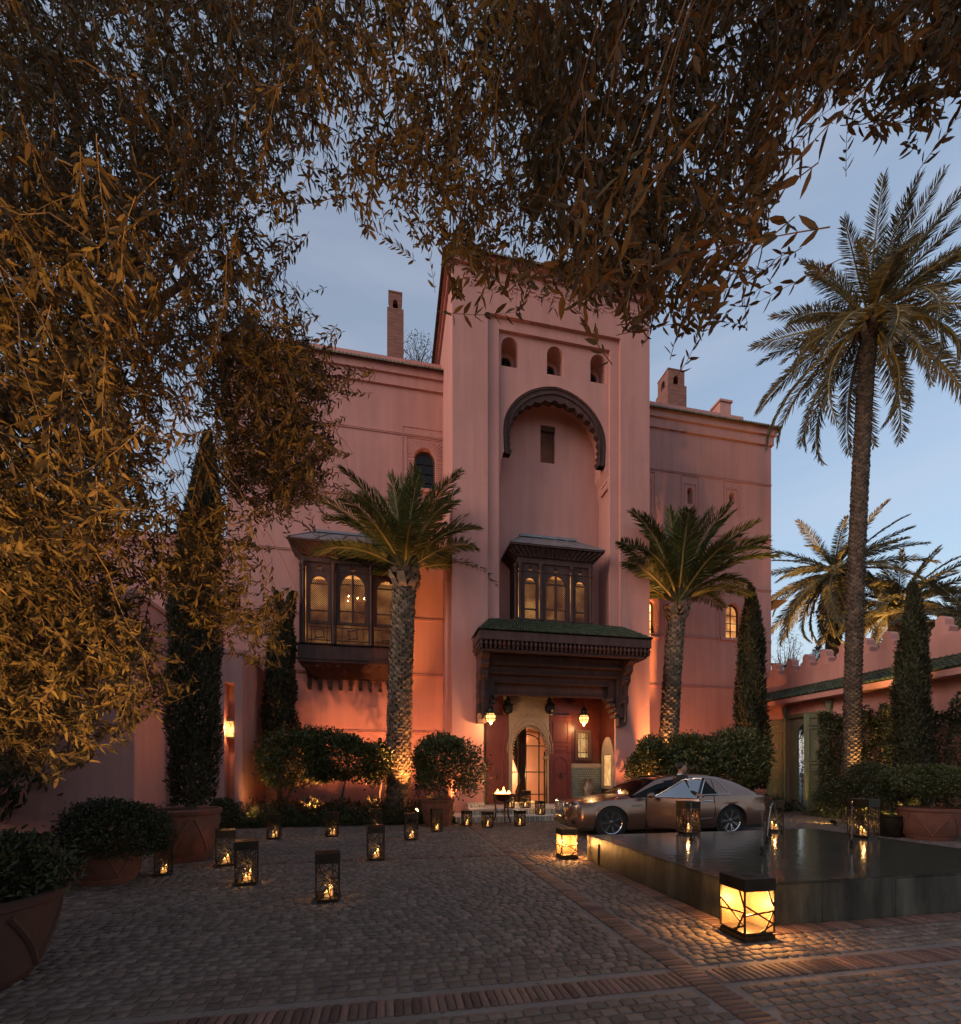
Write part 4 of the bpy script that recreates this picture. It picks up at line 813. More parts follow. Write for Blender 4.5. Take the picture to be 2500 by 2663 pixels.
def many(items, hz, name, m, jit=.11, mesh_scale=1):
    A = np.array([[i[0], i[1], i[2], i[3]] for i in items]); k = len(A); c = np.array([(-1,-1),(0,-1.05),(1,-1),(1.03,0),(1,1),(0,1.05),(-1,1),(-1.03,0)])
    q = c[None]*(1 - rng.random((k, 8, 2))*jit); hw = A[:, 2:4]/2; rot = rng.normal(0, .03, k); cs, sn = np.cos(rot)[:, None], np.sin(rot)[:, None]
    lx, ly = q[..., 0]*hw[:, None, 0], q[..., 1]*hw[:, None, 1]; X, Y = lx*cs-ly*sn, lx*sn+ly*cs
    S, Nn = A[:, None, 0] + X, A[:, None, 1] + Y; S2, N2 = A[:, None, 0] + X*.93, A[:, None, 1] + Y*.92; hh = hz*(.75+.5*rng.random((k, 1)))
    tl = rng.normal(0, .0015, (k, 2))[:, None]*c[None]; 
    def w3(s, n_, z): return np.stack([s*CA-n_*SA, s*SA+n_*CA, np.broadcast_to(z, s.shape)], -1)
    V = np.concatenate([w3(S, Nn, -.004+0*S), w3(S, Nn, hh-.004+0*S+tl.sum(-1)), w3(S2, N2, hh+0*S+tl.sum(-1))], 1).reshape(-1, 3)
    i8 = np.arange(8); j8 = (i8+1) % 8; f = np.concatenate([np.stack([i8, j8, 8+j8, 8+i8], 1), np.stack([8+i8, 8+j8, 16+j8, 16+i8], 1), np.array([[16,17,18,19],[19,20,21,16],[21,22,23,16]])[:, :]])
    F = (f[None] + (np.arange(k)*24)[:, None, None]).reshape(-1, 4)
    return link(name, fast_mesh(name, V, F, m, False, np.repeat(rng.random(k), 24)), pav, kind='stuff')
many(stones[NS:], .009, 'cobblestones', M['cobble'])
def bxy(b): p = W(b[0], b[1]); return p.x, p.y
bricks = [b for b in bricks if bxy(b)[1] > 1.6 and abs(bxy(b)[0]) < 1.15*bxy(b)[1] + 2.2]
bricks.sort(key=lambda b: (bxy(b)[1] < 2.85 or abs(bxy(b)[0]/bxy(b)[1]) > 1.06, bxy(b)[0]**2 + bxy(b)[1]**2))
bvar = [stone_mesh('brick', 1, 1, .012, M['brick_one'], 50+i, .05) for i in range(8)]
for b in bricks[:300]: link('brick', bvar[rnd.randrange(8)], pav, W(b[0], b[1], rnd.uniform(-.002, .002)), (rnd.uniform(-.015,.015), rnd.uniform(-.015,.015), TH + rnd.uniform(-.02,.02)), ((b[3], b[4], 1) if b[2] else (b[4], b[3], 1)))
many([(b[0], b[1], b[3] if b[2] else b[4], b[4] if b[2] else b[3]) for b in bricks[300:]], .012, 'bricks', M['brick'], .05)
# ================================================================== FOUNTAIN
fo = empty('fountain', (0, 0, 0), TH, label='low square dark stone fountain brimming with water', cat='fountain')
mb = MB(); 
def slab_row(a, b, k, fn):
    for i in range(k): fn(a + (b-a)*i/k + .003, a + (b-a)*(i+1)/k - .003)
core = MB().box(FS0+.03, FS1-.03, FN0+.03, FN1-.03, 0, FZ-.03).build('core', M['stone_dark'], fo)
slab_row(FN0, FN1, 3, lambda a, b: MB().box(FS0, FS0+.029, a, b, 0, FZ-.012).build('side_slab', M['stone_dark'], fo))
slab_row(FS0+.03, FS1-.03, 5, lambda a, b: MB().box(a, b, FN0, FN0+.029, 0, FZ-.012).build('side_slab', M['stone_dark'], fo))
slab_row(FS0+.03, FS1-.03, 4, lambda a, b: MB().box(a, b, FN1-.029, FN1, 0, FZ-.012).build('side_slab', M['stone_dark'], fo)); MB().box(FS1-.029, FS1, FN0, FN1, 0, FZ-.012).build('side_slab', M['stone_dark'], fo)
for i in range(3):
    for j in range(4):
        a0, a1 = FS0+(FS1-FS0)*j/4, FS0+(FS1-FS0)*(j+1)/4; b0_, b1_ = FN0+(FN1-FN0)*i/3, FN0+(FN1-FN0)*(i+1)/3
        MB().box(a0+(.002 if j else .0), a1-.002, b0_+(.002 if i else 0), b1_-.002, FZ-.029, FZ-.004).build('top_slab', M['stone_dark'], fo)
M['water'] = mat('water_film', (.045, .044, .036), (.085, .076, .062), rough=.10, scale=1.2, bump=.35, bscale=7, spec=.8)
_b = node_of(M['water'], 'ShaderNodeBump'); _b.inputs['Distance'].default_value = .012
MB().add([(FS0+.004,FN0+.004,FZ), (FS1-.004,FN0+.004,FZ), (FS1-.004,FN1-.004,FZ), (FS0+.004,FN1-.004,FZ)], [(0,1,2,3)]).build('water', M['water'], fo)
def on_top(u, v): p = gr(u, v, FZ); s, n_ = SN(p.x, p.y); return s, min(max(n_, FN0+.1), FN1-.1)
def jet(u, v, h, dx=0, dn=0):
    s, n_ = on_top(u, v); o = MB().lathe([(.035,0),(.035,.02),(.02,.025),(.014,.06),(.024,.08),(.024,.10),(.01,.13)], 10, (s, n_, FZ+.002)).build('nozzle', M['iron'], fo, 40)
    pts = []; k = 14
    for i in range(k): t = i/(k-1)*(1 if not dx else 2); pts.append((s+dx*t, n_+dn*t, FZ+.12+h*(2*t-t*t) if dx else FZ+.12+h*t))
    if dx: pts = [p for p in pts if p[2] > FZ+.01]
    MB().tube(pts, [.007+.004*math.sin(i*2.1)**2 + (.006*i/len(pts)) for i in range(len(pts))], 6).build('water_jet', M['jet'], o, 80)
jet(1798, 2184, .52); jet(1983, 2225, .62); jet(1996, 2194, .55, .16, .05); jet(2003, 2172, .42); jet(2216, 2204, .60)
MB().box(FS0-.02, FS0-.001, FN1-.5, FN1-.44, .0, .36).build('drain_strip', M['iron'], fo)
# ================================================================== LANTERNS
def lattice_panel(w, z0, z1, seed, k, t):
    r_ = random.Random(seed); mb = MB(); h = z1-z0
    for i in range(k):
        a = r_.uniform(0, math.pi); c = (r_.uniform(-w*.5, w*.5), z0 + h*r_.random()); d = (math.cos(a)*3, math.sin(a)*3)
        q = clip_line((c[0]-d[0], c[1]-d[1]), (c[0]+d[0], c[1]+d[1]), -w/2, w/2, z0, z1)
        if q: mb.bar((q[0][0], i*.0004, q[0][1]), (q[1][0], i*.0004, q[1][1]), t, .006)
    return mb
def lantern_proto(w, h, k, t, seed, amber=False):
    o = empty('candle_lantern', (0, 0, -50)); a = w/2; zc = h*.80; zb = h*.07 if not amber else h*.14
    m = M['bronze']; MB().box(-a-.003, a+.003, -a-.003, a+.003, zc, h).build('cap', m, o)
    MB().lathe([(w*.16, h+.0005), (w*.16, h+.006), (w*.13, h+.006)], 16).build('vent_ring', m, o)
    b = MB().box(-a*.86, a*.86, -a*.86, a*.86, 0, zb*.7) if not amber else MB().box(-a, a, -a, a, 0, zb*.62).box(-a*.92, a*.92, -a*.92, a*.92, zb*.621, zb*.85)
    b.box(-a, a, -a, a, zb*(.701 if not amber else .851), zb); b.build('base', m, o)
    for x in (-1, 1):
        for y in (-1, 1): MB().box(x*a-.007*0-(.014 if x > 0 else 0), x*a+(.014 if x < 0 else 0), y*a-(.014 if y > 0 else 0), y*a+(.014 if y < 0 else 0), zb, zc).build('post', m, o)
    for i in range(4):
        me = lattice_panel(w-.026, zb, zc, seed+i, k, t) if not amber else MB()
        if amber:
            W2 = (w-.026)/2; hh = zc-zb; seg = [((-1,.66),(1,.18)), ((-1,.42),(1,.50)), ((.6,1),(1,.62)), ((1,.5),(.35,0)), ((1,.18),(.1,0))]
            for j, (p, q) in enumerate(seg): me.bar((p[0]*W2, j*.0005, zb+p[1]*hh), (q[0]*W2, j*.0005, zb+q[1]*hh), t, .008)
        o2 = me.build('lattice_panel', m, o, loc=(0, 0, 0)); o2.rotation_euler = (0, 0, math.pi/2*i); o2.location = (math.sin(math.pi/2*i)*(a-.006), -math.cos(math.pi/2*i)*(a-.006), 0)
        if amber:
            g = MB().add([(-W2, .012, zb), (W2, .012, zb), (W2, .012, zc), (-W2, .012, zc)], [(0,1,2,3)]).build('pane', M['amber_lit'], o2)
    if not amber:
        for (x, y, r, hh) in ((-.01, -.02, .032, .06), (.045, .05, .022, .11)):
            c = MB().lathe([(r*.3,0),(r,0),(r,hh),(r*.3,hh-.006)], 14, (x, y, zb)).build('candle', M['candle'], o, 40)
            MB().lathe([(.001,0),(.008,.012),(.006,.024),(.001,.04)], 8, (x, y, zb+hh)).build('flame', M['flame'], c, 60)
    return o
protoA = lantern_proto(.30, .62, 20, .0075, 3); protoB = lantern_proto(.34, .60, 5, .016, 60, True); protoC = lantern_proto(.26, .46, 22, .007, 20)
protoD = lantern_proto(.30, .62, 24, .0075, 90)
def put_lantern(proto, pos, rz, label, sc_=1.0, pw=1.6, group='candle lanterns of the courtyard', lit=True):
    o = copy_tree(proto); o.location = pos; o.rotation_euler = (0, 0, rz); o.scale = (sc_,)*3; tag(o, label, 'lantern', group)
    if pw: point('candle_light', (0, 0, .22), pw, (1, .50, .17), .02, o)
    return o
LN = [  # u, v of base centre, z, proto, turn, scale, power, label
 (852, 2343, 0, protoA, 8, .98, 1.6, 'bronze lattice lantern standing alone furthest from the flower bed on the dark cobbles'),
 (642, 2300, 0, protoD, 40-26, 1.02, 2.0, 'bronze lattice lantern in front of the one beside the big terracotta pot'),
 (586, 2252, 0, protoA, 20, 1.0, 1.6, 'bronze lattice lantern close beside the big terracotta cypress pot'),
 (425, 2277, 0, protoD, 25, .82, .25, 'dim bronze lattice lantern half hidden between two terracotta pots'),
 (977, 2237, 0, protoA, 6, 1.02, 1.6, 'bronze lattice lantern in front of the palm trunk, away from the kerb'),
 (713, 2183, 0, protoD, 4, .98, 1.4, 'bronze lattice lantern by the kerb beside the white flowering sprig'),
 (864, 2176, 0, protoA, -4, .98, 1.4, 'bronze lattice lantern by the kerb in front of the orange trees'),
 (978, 2163, 0, protoD, 5, 1.0, .5, 'dim bronze lattice lantern by the kerb to the left of the palm trunk'),
 (1069, 2185, 0, protoA, 3, 1.02, 1.5, 'bronze lattice lantern by the kerb to the right of the palm trunk'),
 (1136, 2163, 0, protoD, 6, .98, 1.4, 'bronze lattice lantern in front of the potted bush'),
 (1214, 2149, 0, protoC, 10, 1.0, 1.2, 'small bronze lantern at the left end of the marble steps'),
 (1268, 2153, 0, protoC, 16, 1.02, 1.2, 'small bronze lantern on the cobbles just left of the fire bowl'),
 (1352, 2149, 0, protoC, 12, 1.02, 1.2, 'small bronze lantern on the cobbles right of the fire bowl'),
 (1326, 2103, ZP, protoC, 15, 1.0, 1.2, 'small bronze lantern on the top step behind the fire bowl'),
 (1366, 2101, ZP, protoD, 15, .95, 1.0, 'tall bronze lantern on the top step before the doorway'),
 (1405, 2117, .20, protoC, 12, 1.0, 1.2, 'small bronze lantern on the lower step near the car grille'),
]
for (u, v, z, pr, rz, sc_, pw, lb) in LN:
    p = gr(u, v, z); s, n_ = SN(p.x, p.y)
    if z == ZP: n_ = min(max(n_, 15.2), DB-.5); s = S_(u, n_)
    if z == .20: n_ = 14.77; s = S_(u, n_)
    if z == 0 and s > S_(1212, DT)-.7 and n_ > 14.3: n_ = 14.3; s = S_(u, n_)
    put_lantern(pr, W(s, n_, z + (.013 if z == 0 else .0005)), TH + R(rz), lb, sc_, pw)
for (u, v, pr, rz, sc_, pw, lb) in ((1790, 2163, protoA, 0, 1.0, 1.2, 'bronze lattice lantern on the fountain rim in front of the car'), (2016, 2151, protoD, 45, .98, 1.0, 'bronze lattice lantern on the fountain rim behind the water jets'), (2246, 2178, protoA, 12, 1.12, 2.2, 'bronze lattice lantern on the fountain rim before the round boxwood')):
    p = gr(u, v, FZ); s, n_ = SN(p.x, p.y); n_ = min(n_, FN1-.2); s = S_(u, n_); put_lantern(pr, W(s, n_, FZ+.002), TH + R(rz), lb, sc_, pw)
for (s, n_, sc_, lb) in ((3.50, 4.00, 1.0, 'glowing amber glass lantern at the near corner of the fountain'), (3.30, 8.25, .93, 'glowing amber glass lantern beside the car grille')):
    o = put_lantern(protoB, W(s, n_, .013), TH, lb, sc_, 0, 'amber glass lanterns of the fountain')
    point('lantern_light', (0, 0, .30), 70, (1, .58, .24), .03, o)
for p in (protoA, protoB, protoC, protoD):
    for ch in list(p.children_recursive): bpy.data.objects.remove(ch)
    bpy.data.objects.remove(p)
# ================================================================== FIRE BOWL
p = gr(1308, 2141); s, n_ = SN(p.x, p.y); n_ = 14.1; s = S_(1308, n_)
br = empty('fire_bowl', W(s, n_, .012), TH, label='bronze fire bowl on a curved tripod stand before the steps', cat='fire bowl')
M['bowl'] = mat('bronze_bowl', (.09, .04, .025), (.20, .09, .05), rough=.35, metal=.8, scale=6, bump=.1)
MB().lathe([(.02,.66),(.14,.69),(.26,.78),(.36,.93),(.38,.945),(.34,.94),(.24,.82),(.02,.74)], 28).build('bowl', M['bowl'], br, 60)
for k in range(3):
    a = R(-90+120*k); c, d = math.cos(a), math.sin(a); MB().tube([(c*r, d*r, z) for r, z in ((.33,.88),(.27,.72),(.24,.55),(.23,.40),(.24,.25),(.29,.10),(.36,.0))], [.02,.026,.03,.03,.03,.027,.02], 6).build('leg', M['bowl'], br, 60)
MB().tube([(.235*math.cos(2*math.pi*i/24), .235*math.sin(2*math.pi*i/24), .36) for i in range(25)], .012, 5).build('ring', M['bowl'], br, 60)
mb = MB()
for i in range(26):
    r_ = .26*math.sqrt(rnd.random()); a = rnd.uniform(0, 6.28); hh = rnd.uniform(.10, .38)*(1-r_/.36); x, y = r_*math.cos(a), r_*math.sin(a); mb.lathe([(.03,.88),(.042,.88+hh*.3),(.022,.88+hh*.65),(.001,.88+hh)], 6, (x, y, 0))
fi = mb.build('flames', M['fire'], br, 60, kind='stuff'); point('fire_light', (0, 0, 1.15), 48, (1, .42, .12), .12, br)
# ================================================================== POTS
def pot(name, loc, r, h, label, tilt=0, mt='terracotta'):
    o = empty(name, loc, rnd.uniform(0, 3), label=label, cat='pot')
    MB().lathe([(r*.70,0),(r*.72,h*.03),(r*.74,h*.08),(r*.76,h*.10),(r*.76,h*.12),(r*.78,h*.13),(r*.95,h*.86),(r*.95,h*.88),(r*1.0,h*.9),(r*1.02,h*.98),(r*.98,h),(r*.90,h*.99),(r*.88,h*.9)], 40).build('body', M[mt], o, 50)
    MB().lathe([(.0,h*.9),(r*.885,h*.9)], 24, cap=False).build('soil', M['soil'], o)
    mb = MB()
    for k in range(5):
        for sg in (-1, 1):
            a0 = 2*math.pi*k/5; pts = []
            for i in range(7): t = i/6; a = a0 + sg*.55*(t-.0); rr = r*(.79+.16*t); pts.append((rr*math.cos(a), rr*math.sin(a), h*(.16+.66*t)))
            mb.tube(pts, .013*r/.4, 5)
    mb.build('relief', M[mt], o, 60); return o
# ================================================================== VEGETATION helpers
def unit(a): return a / np.maximum(np.linalg.norm(a, axis=-1, keepdims=True), 1e-9)
def leaf_mesh(name, Pn, D, Nn, L, Wd, m, fold=.18, six=True, curl=.0, tint=None):
    k = len(Pn); D = unit(D); S = unit(np.cross(D, Nn)); U = np.cross(S, D); L = L[:, None]; Wd = Wd[:, None]
    tip = Pn + D*L - U*curl*L
    if six:
        a1 = Pn + D*L*.32 + S*Wd*.5 + U*Wd*fold; b1 = Pn + D*L*.32 - S*Wd*.5 + U*Wd*fold
        a2 = Pn + D*L*.70 + S*Wd*.40 + U*(Wd*fold*.8 - curl*L*.4); b2 = Pn + D*L*.70 - S*Wd*.40 + U*(Wd*fold*.8 - curl*L*.4)
        V = np.stack([Pn, a1, a2, tip, b2, b1], 1).reshape(-1, 3); f = np.array([[0,1,2,3],[0,3,4,5]]); st_ = 6
    else:
        V = np.stack([Pn, Pn + D*L*.45 + S*Wd*.5 + U*Wd*fold, tip, Pn + D*L*.45 - S*Wd*.5 + U*Wd*fold], 1).reshape(-1, 3); f = np.array([[0,1,2,3]]); st_ = 4
    F = (f[None] + (np.arange(k)*st_)[:, None, None]).reshape(-1, 4); t = rng.random(k) if tint is None else tint
    return fast_mesh(name, V, F, m, False, np.repeat(t, st_))
def rdir(k): return unit(rng.normal(size=(k, 3)))
def lobes(d, k=16, amp=.22, seed=0):
    r_ = np.random.default_rng(seed); c = unit(r_.normal(size=(k, 3))); a = r_.uniform(-1, 1, k)*amp; return 1 + (np.exp(-(1-d@c.T)*7)*a).sum(-1)
def bush_crown(center, rad, n, ll, lw, m, seed=0, amp=.25, shell=.45, flat=0, up=.3, name='crown'):
    d = rdir(n); d[:, 2] = np.where(d[:, 2] < -.75, -d[:, 2], d[:, 2]); r = lobes(d, 18, amp, seed)*(1 - shell*rng.random(n)**1.7) * (1 + .07*rng.normal(size=n))
    if flat: d2 = d.copy(); d2[:, 2] = np.clip(d2[:, 2], -flat, flat); d = d2
    Pn = np.array(center) + d*r[:, None]*np.array(rad); D = unit(d*.6 + rdir(n)*.9 + np.array([0, 0, up])); Nn = unit(rdir(n) + np.array([0, 0, .8]))
    return leaf_mesh(name, Pn, D, Nn, ll*rng.uniform(.7, 1.3, n), lw*rng.uniform(.7, 1.2, n), m, curl=.1)
def stems(mb, base, top, k, spread, r=.02, seed=0):
    r_ = random.Random(seed); b = Vector(base); t = Vector(top)
    for i in range(k):
        e = t + Vector((r_.uniform(-1,1)*spread, r_.uniform(-1,1)*spread, r_.uniform(-.3,.3)*spread)); mid = b.lerp(e, .5) + Vector((r_.uniform(-.1,.1)*spread, r_.uniform(-.1,.1)*spread, 0)); mb.tube([b + Vector((r_.uniform(-1,1)*r, r_.uniform(-1,1)*r, 0)), mid, e], [r, r*.7, r*.25], 5)
    return mb
def shrub(name, base, center, rad, n, label, cat='shrub', ll=.09, lw=.035, m='leaf', seed=0, amp=.25, trunk=.05, group=None, up=.3, k=9, shell=.45, flat=0):
    o = empty(name, base, 0, label=label, cat=cat, group=group); c = Vector(center) - Vector(base)
    link('crown', bush_crown(c, rad, n, ll, lw, M[m], seed, amp, shell, flat, up), o, kind='stuff')
    mb = MB(); mb.tube([(0,0,-.02), (c.x*.3, c.y*.3, max(.1, (c.z-rad[2])*.7+.05)), (c.x*.9, c.y*.9, max(.2, c.z-rad[2]*.4))], [trunk, trunk*.85, trunk*.6], 7); stems(mb, (c.x*.6, c.y*.6, max(.15, c.z-rad[2]*.6)), c + Vector((0,0,rad[2]*.2)), k, min(rad)*.8, trunk*.5, seed); mb.build('trunk', M['bark'], o, 60); return o
def cypress(name, base, h, r, n, label, seed=0, bottom=.03, lean=(0, 0), twin=False, ll=.11):
    o = empty(name, base, 0, label=label, cat='cypress'); r_ = np.random.default_rng(seed); t = bottom + (1-bottom)*rng.random(n)**.85
    prof = np.interp(t, [0, .08, .3, .55, .75, .9, 1], [.6, .88, 1, .92, .72, .40, .03]); a = rng.uniform(0, 2*math.pi, n)
    wob = 1 + sum(r_.uniform(.03, .09)*np.sin(a*r_.integers(1, 6) + t*r_.uniform(6, 40) + r_.uniform(0, 6)) for _ in range(9)) + .06*rng.normal(size=n)
    rr = r*prof*wob*(1 - .30*rng.random(n)**2); rad = np.stack([np.cos(a), np.sin(a), 0*a], 1)
    Pn = rad*rr[:, None]; Pn[:, 2] = t*h; Pn[:, 0] += lean[0]*t**1.5 + .05*np.sin(t*9); Pn[:, 1] += lean[1]*t**1.5
    if twin: pk = t > .86; Pn[pk, 0] += np.where(rng.random(pk.sum()) < .5, .28, -.18)*r/.4*(t[pk]-.86)/.14
    D = unit(rad*.55 + np.array([0, 0, .9]) + rdir(n)*.55); link('crown', leaf_mesh('crown', Pn, D, unit(rad + rdir(n)*.5), ll*rng.uniform(.6, 1.35, n), ll*.38*rng.uniform(.7, 1.3, n), M['cypress'], six=False), o, kind='stuff')
    MB().tube([(0,0,-.02), (0,0,h*.5), (lean[0]*.8, lean[1]*.8, h*.9)], [r*.2, r*.12, .01], 7).build('trunk', M['bark'], o, 60); return o
# ---------------------------------------------------------------- palms
def frond_mesh(L, droop, ll, n, seed, m, twist=.0, vee=.5, wid=.035, bare=.14):
    r_ = np.random.default_rng(seed); T = np.linspace(0, 1, 16); ang = -droop*T**1.6; dx = np.cos(ang); dz = np.sin(ang); x = np.concatenate([[0], np.cumsum((dx[1:]+dx[:-1])/2)])*L/15; z = np.concatenate([[0], np.cumsum((dz[1:]+dz[:-1])/2)])*L/15
    y = twist*L*T**2
    mb = MB().tube([(a, b, c) for a, b, c in zip(x, y, z)], [.034*(1-.85*t)*L/2.4+.003 for t in T], 5)
    t = bare + (1-bare)*(np.arange(n)+.5)/n; t = np.repeat(t, 2) + r_.normal(0, .003, 2*n); t = np.clip(t, 0, 1); sd_ = np.tile([1., -1.], n)
    px, py, pz = np.interp(t, T, x), np.interp(t, T, y), np.interp(t, T, z); an = np.interp(t, T, ang); fw = np.stack([np.cos(an), 0*an, np.sin(an)], 1); up = np.stack([-np.sin(an), 0*an, np.cos(an)], 1)
    lp = ll*np.interp(t, [0, .15, .4, .7, .92, 1], [.45, .75, 1, .92, .6, .42])*r_.uniform(.85, 1.1, 2*n); sp = np.interp(t, [0, .5, 1], [1.0, .9, .35])
    D = unit(fw*.72 + sd_[:, None]*sp[:, None]*np.array([0, 1., 0]) + up*(vee*r_.uniform(.3, 1.2, 2*n))[:, None] + r_.normal(0, .08, (2*n, 3))); D[:, 2] -= .12; D = unit(D)
    lm = leaf_mesh('x', np.stack([px, py, pz], 1), D, unit(up + r_.normal(0, .35, (2*n, 3))), lp, wid*np.ones(2*n), m, .22, True, .12)
    nv = len(mb.v); V2 = np.zeros(len(lm.vertices)*3, np.float32); lm.vertices.foreach_get('co', V2); F2 = np.zeros(len(lm.loops), np.int32); lm.loops.foreach_get('vertex_index', F2)
    tn = np.zeros(len(lm.vertices), np.float32); lm.attributes['tint'].data.foreach_get('value', tn); bpy.data.meshes.remove(lm)
    quads = np.array([f for f in mb.f if len(f) == 4]); V = np.concatenate([np.array(mb.v), V2.reshape(-1, 3)]); F = np.concatenate([quads, F2.reshape(-1, 4) + nv])
    me = fast_mesh('frond', V, F, m, False, np.concatenate([np.full(nv, .5), tn])); me.materials.append(M['rachis']); mi = np.zeros(len(F), np.int32); mi[:len(quads)] = 1; me.polygons.foreach_set('material_index', mi); return me
def trunk_mesh(h, r0, r1, bulge, seed, sz=.10, bend=(0, 0), bm='palm_bark'):
    r_ = np.random.default_rng(seed); core = MB(); K = 14
    core.tube([(bend[0]*(i/K)**2, bend[1]*(i/K)**2, h*i/K) for i in range(K+1)], [.92*(r0+(r1-r0)*i/K) for i in range(K+1)], 14); rows = int(h/(sz*.62)); V = [tuple(v) for v in core.v]; F = [f for f in core.f if len(f) == 4]; T = [.3]*len(V)
    for j in range(rows):
        t = (j+.5)/rows; big = bulge and t > bulge; r = r0+(r1-r0)*t + (.10*math.sin(min(1, (t-bulge)/(1-bulge))*math.pi*.75) if big else 0); s_ = sz*(1.55 if big else 1); n = int(2*math.pi*r/(s_*1.15)); z = h*t
        if big and j % 2: continue
        for i in range(n):
            a = 2*math.pi*(i + .5*(j//(2 if big else 1) % 2))/n + r_.normal(0, .05); ca, sa = math.cos(a), math.sin(a); w = s_*.62; b = len(V); o = s_*r_.uniform(.25, .6)*(1.1 if big else .75); tp = r_.random(); ox, oy = bend[0]*t*t, bend[1]*t*t; hz = s_*r_.uniform(.7, 1.05)
            for (dr, dt, dz) in ((-.02, -w, -hz*.7), (-.02, w, -hz*.7), (o, w*.75, hz*.35), (o, -w*.75, hz*.35), (-.02, w*.7, hz*.6), (-.02, -w*.7, hz*.6)):
                V.append((ox + (r+dr)*ca - dt*sa, oy + (r+dr)*sa + dt*ca, z+dz)); T.append(tp)
            F += [[b, b+1, b+2, b+3], [b+3, b+2, b+4, b+5]]
    return fast_mesh('trunk', np.array(V), np.array(F), M[bm], False, np.array(T))
def palm(name, base, h, r0, r1, L, nf, label, seed, m='frond', bulge=.9, droop=(.5, 1.5), elev=(-10, 85), ll=.42, n=70, bend=(0, 0), bias=0, vee=.5, wid=.035, sz=.10, skirt=0):
    r_ = random.Random(seed); o = empty(name, base, 0, label=label, cat='palm tree'); link('trunk', trunk_mesh(h, r0, r1, bulge, seed, sz, bend, 'palm_bark_dark' if m == 'frond_grey' else 'palm_bark'), o)
    vs_ = [frond_mesh(L*r_.uniform(.92, 1.06), droop[0]+(droop[1]-droop[0])*k/4, ll, n, seed*10+k, M[m], r_.uniform(-.06, .06), vee, wid) for k in range(5)]
    for i in range(nf):
        q = (i+.5)/nf; el = elev[0] + (elev[1]-elev[0])*(1-q**.8)*.0 + (elev[0] + (elev[1]-elev[0])*q)*1.0 - elev[0]*0; az = i*2.39996 + r_.uniform(-.25, .25)
        k = min(4, max(0, int((1-q)*4.6 + r_.uniform(-.8, .8)))); sc_ = (.78+.22*math.sin(math.pi*min(1, q+.25)))*r_.uniform(.9, 1.1)
        link('frond', vs_[k], o, (bend[0] + .09*math.cos(az), bend[1] + .09*math.sin(az), h + (.05 + .25*q)*(r1/.3)), (r_.uniform(-.5, .5), -R(el + r_.uniform(-6, 6)), az), sc_)
    for i in range(skirt):
        az = r_.uniform(0, 6.28); MB().tube([(bend[0]+.2*math.cos(az), bend[1]+.2*math.sin(az), h+.05), (bend[0]+.5*math.cos(az), bend[1]+.5*math.sin(az), h-.15), (bend[0]+.55*math.cos(az), bend[1]+.55*math.sin(az), h-.7)], [.03, .02, .03], 4).build('dry_stalk', M['palm_bark'], o)
    return o
g3 = lambda u, Y: Vector(((u-1250)/1200*Y, Y, 0))
pL = g3(1036, 15.9); palm('date_palm', pL, 8.5, .42, .34, 3.4, 44, 'stout uplit date palm growing in the bed before the lattice bay window', 3, 'frond', .93, (.25, 1.25), (10, 86), .62, 84, (.25, 0), 0, .34, .032, .16)
pR = g3(1737, 18.0); palm('date_palm', pR, 8.2, .35, .28, 3.6, 44, 'stout uplit date palm growing behind the car beside the tower', 5, 'frond', .93, (.3, 1.3), (14, 85), .66, 84, (.40, 0), 0, .34, .034, .16)
pT = g3(2216, 15.6); palm('date_palm', pT, 16.8, .235, .195, 4.0, 58, 'very tall slender date palm rising beside the garden wall', 8, 'frond_grey', .97, (.35, 1.35), (-22, 84), .58, 72, (.60, 0), 0, .40, .032, .12, 8)
palm('date_palm', g3(2165, 30), 14.4, .40, .40, 5.4, 62, 'shaggy date palm beyond the garden wall left of the tall trunk', 11, 'frond_grey', .97, (.4, 1.5), (-35, 80), .66, 80, (.15, 0), 0, .4, .05, .14, 10)
palm('date_palm', g3(2335, 29), 11.8, .36, .36, 4.8, 46, 'lower date palm beyond the garden wall behind the tall cypress', 12, 'frond_grey', .97, (.4, 1.4), (-15, 80), .66, 80, (0, 0), 0, .4, .05, .14)
palm('date_palm', g3(2530, 24), 9.4, .36, .36, 4.4, 32, 'date palm beyond the garden wall past the tall cypress', 13, 'frond_grey', .97, (.4, 1.4), (-20, 80), .66, 80, (0, 0), 0, .4, .05, .14)
palm('date_palm', g3(2120, 26), 6.4, .34, .34, 3.4, 30, 'short date palm just behind the merlons of the garden wall', 14, 'frond_grey', .97, (.5, 1.6), (-25, 75), .66, 80, (0, 0), 0, .4, .05, .14)
# ---------------------------------------------------------------- cypresses
def zof(v, Y): return H + (2006-v)*Y/1200
b = gr(480, 2255); b.z = 0; potA = pot('terracotta_pot', g3(482, 8.6), .60, .96, 'big terracotta pot holding the tall dark cypress')
cypress('potted_cypress', g3(497, 8.6) + Vector((0, 0, .85)), zof(1130, 8.6)-.85, .41, 30000, 'tall dark cypress in the big terracotta pot', 1, .02, (.28, 0), False, .09)
cypress('garden_cypress', g3(728, 16.6), zof(1545, 16.6), .52, 15000, 'slim cypress in the bed left of the lattice bay window', 2, .20, (.1, 0), True, .15)
cypress('garden_cypress', g3(1957, 18.6), zof(1532, 18.6), .50, 16000, 'ragged cypress against the right wing of the palace', 3, .10, (-.1, 0), False, .17)
cypress('garden_cypress', g3(2376, 13.6), zof(1522, 13.6), .37, 22000, 'tall clipped cypress before the green tiled garden wall', 4, .05, (-.05, 0), False, .12)
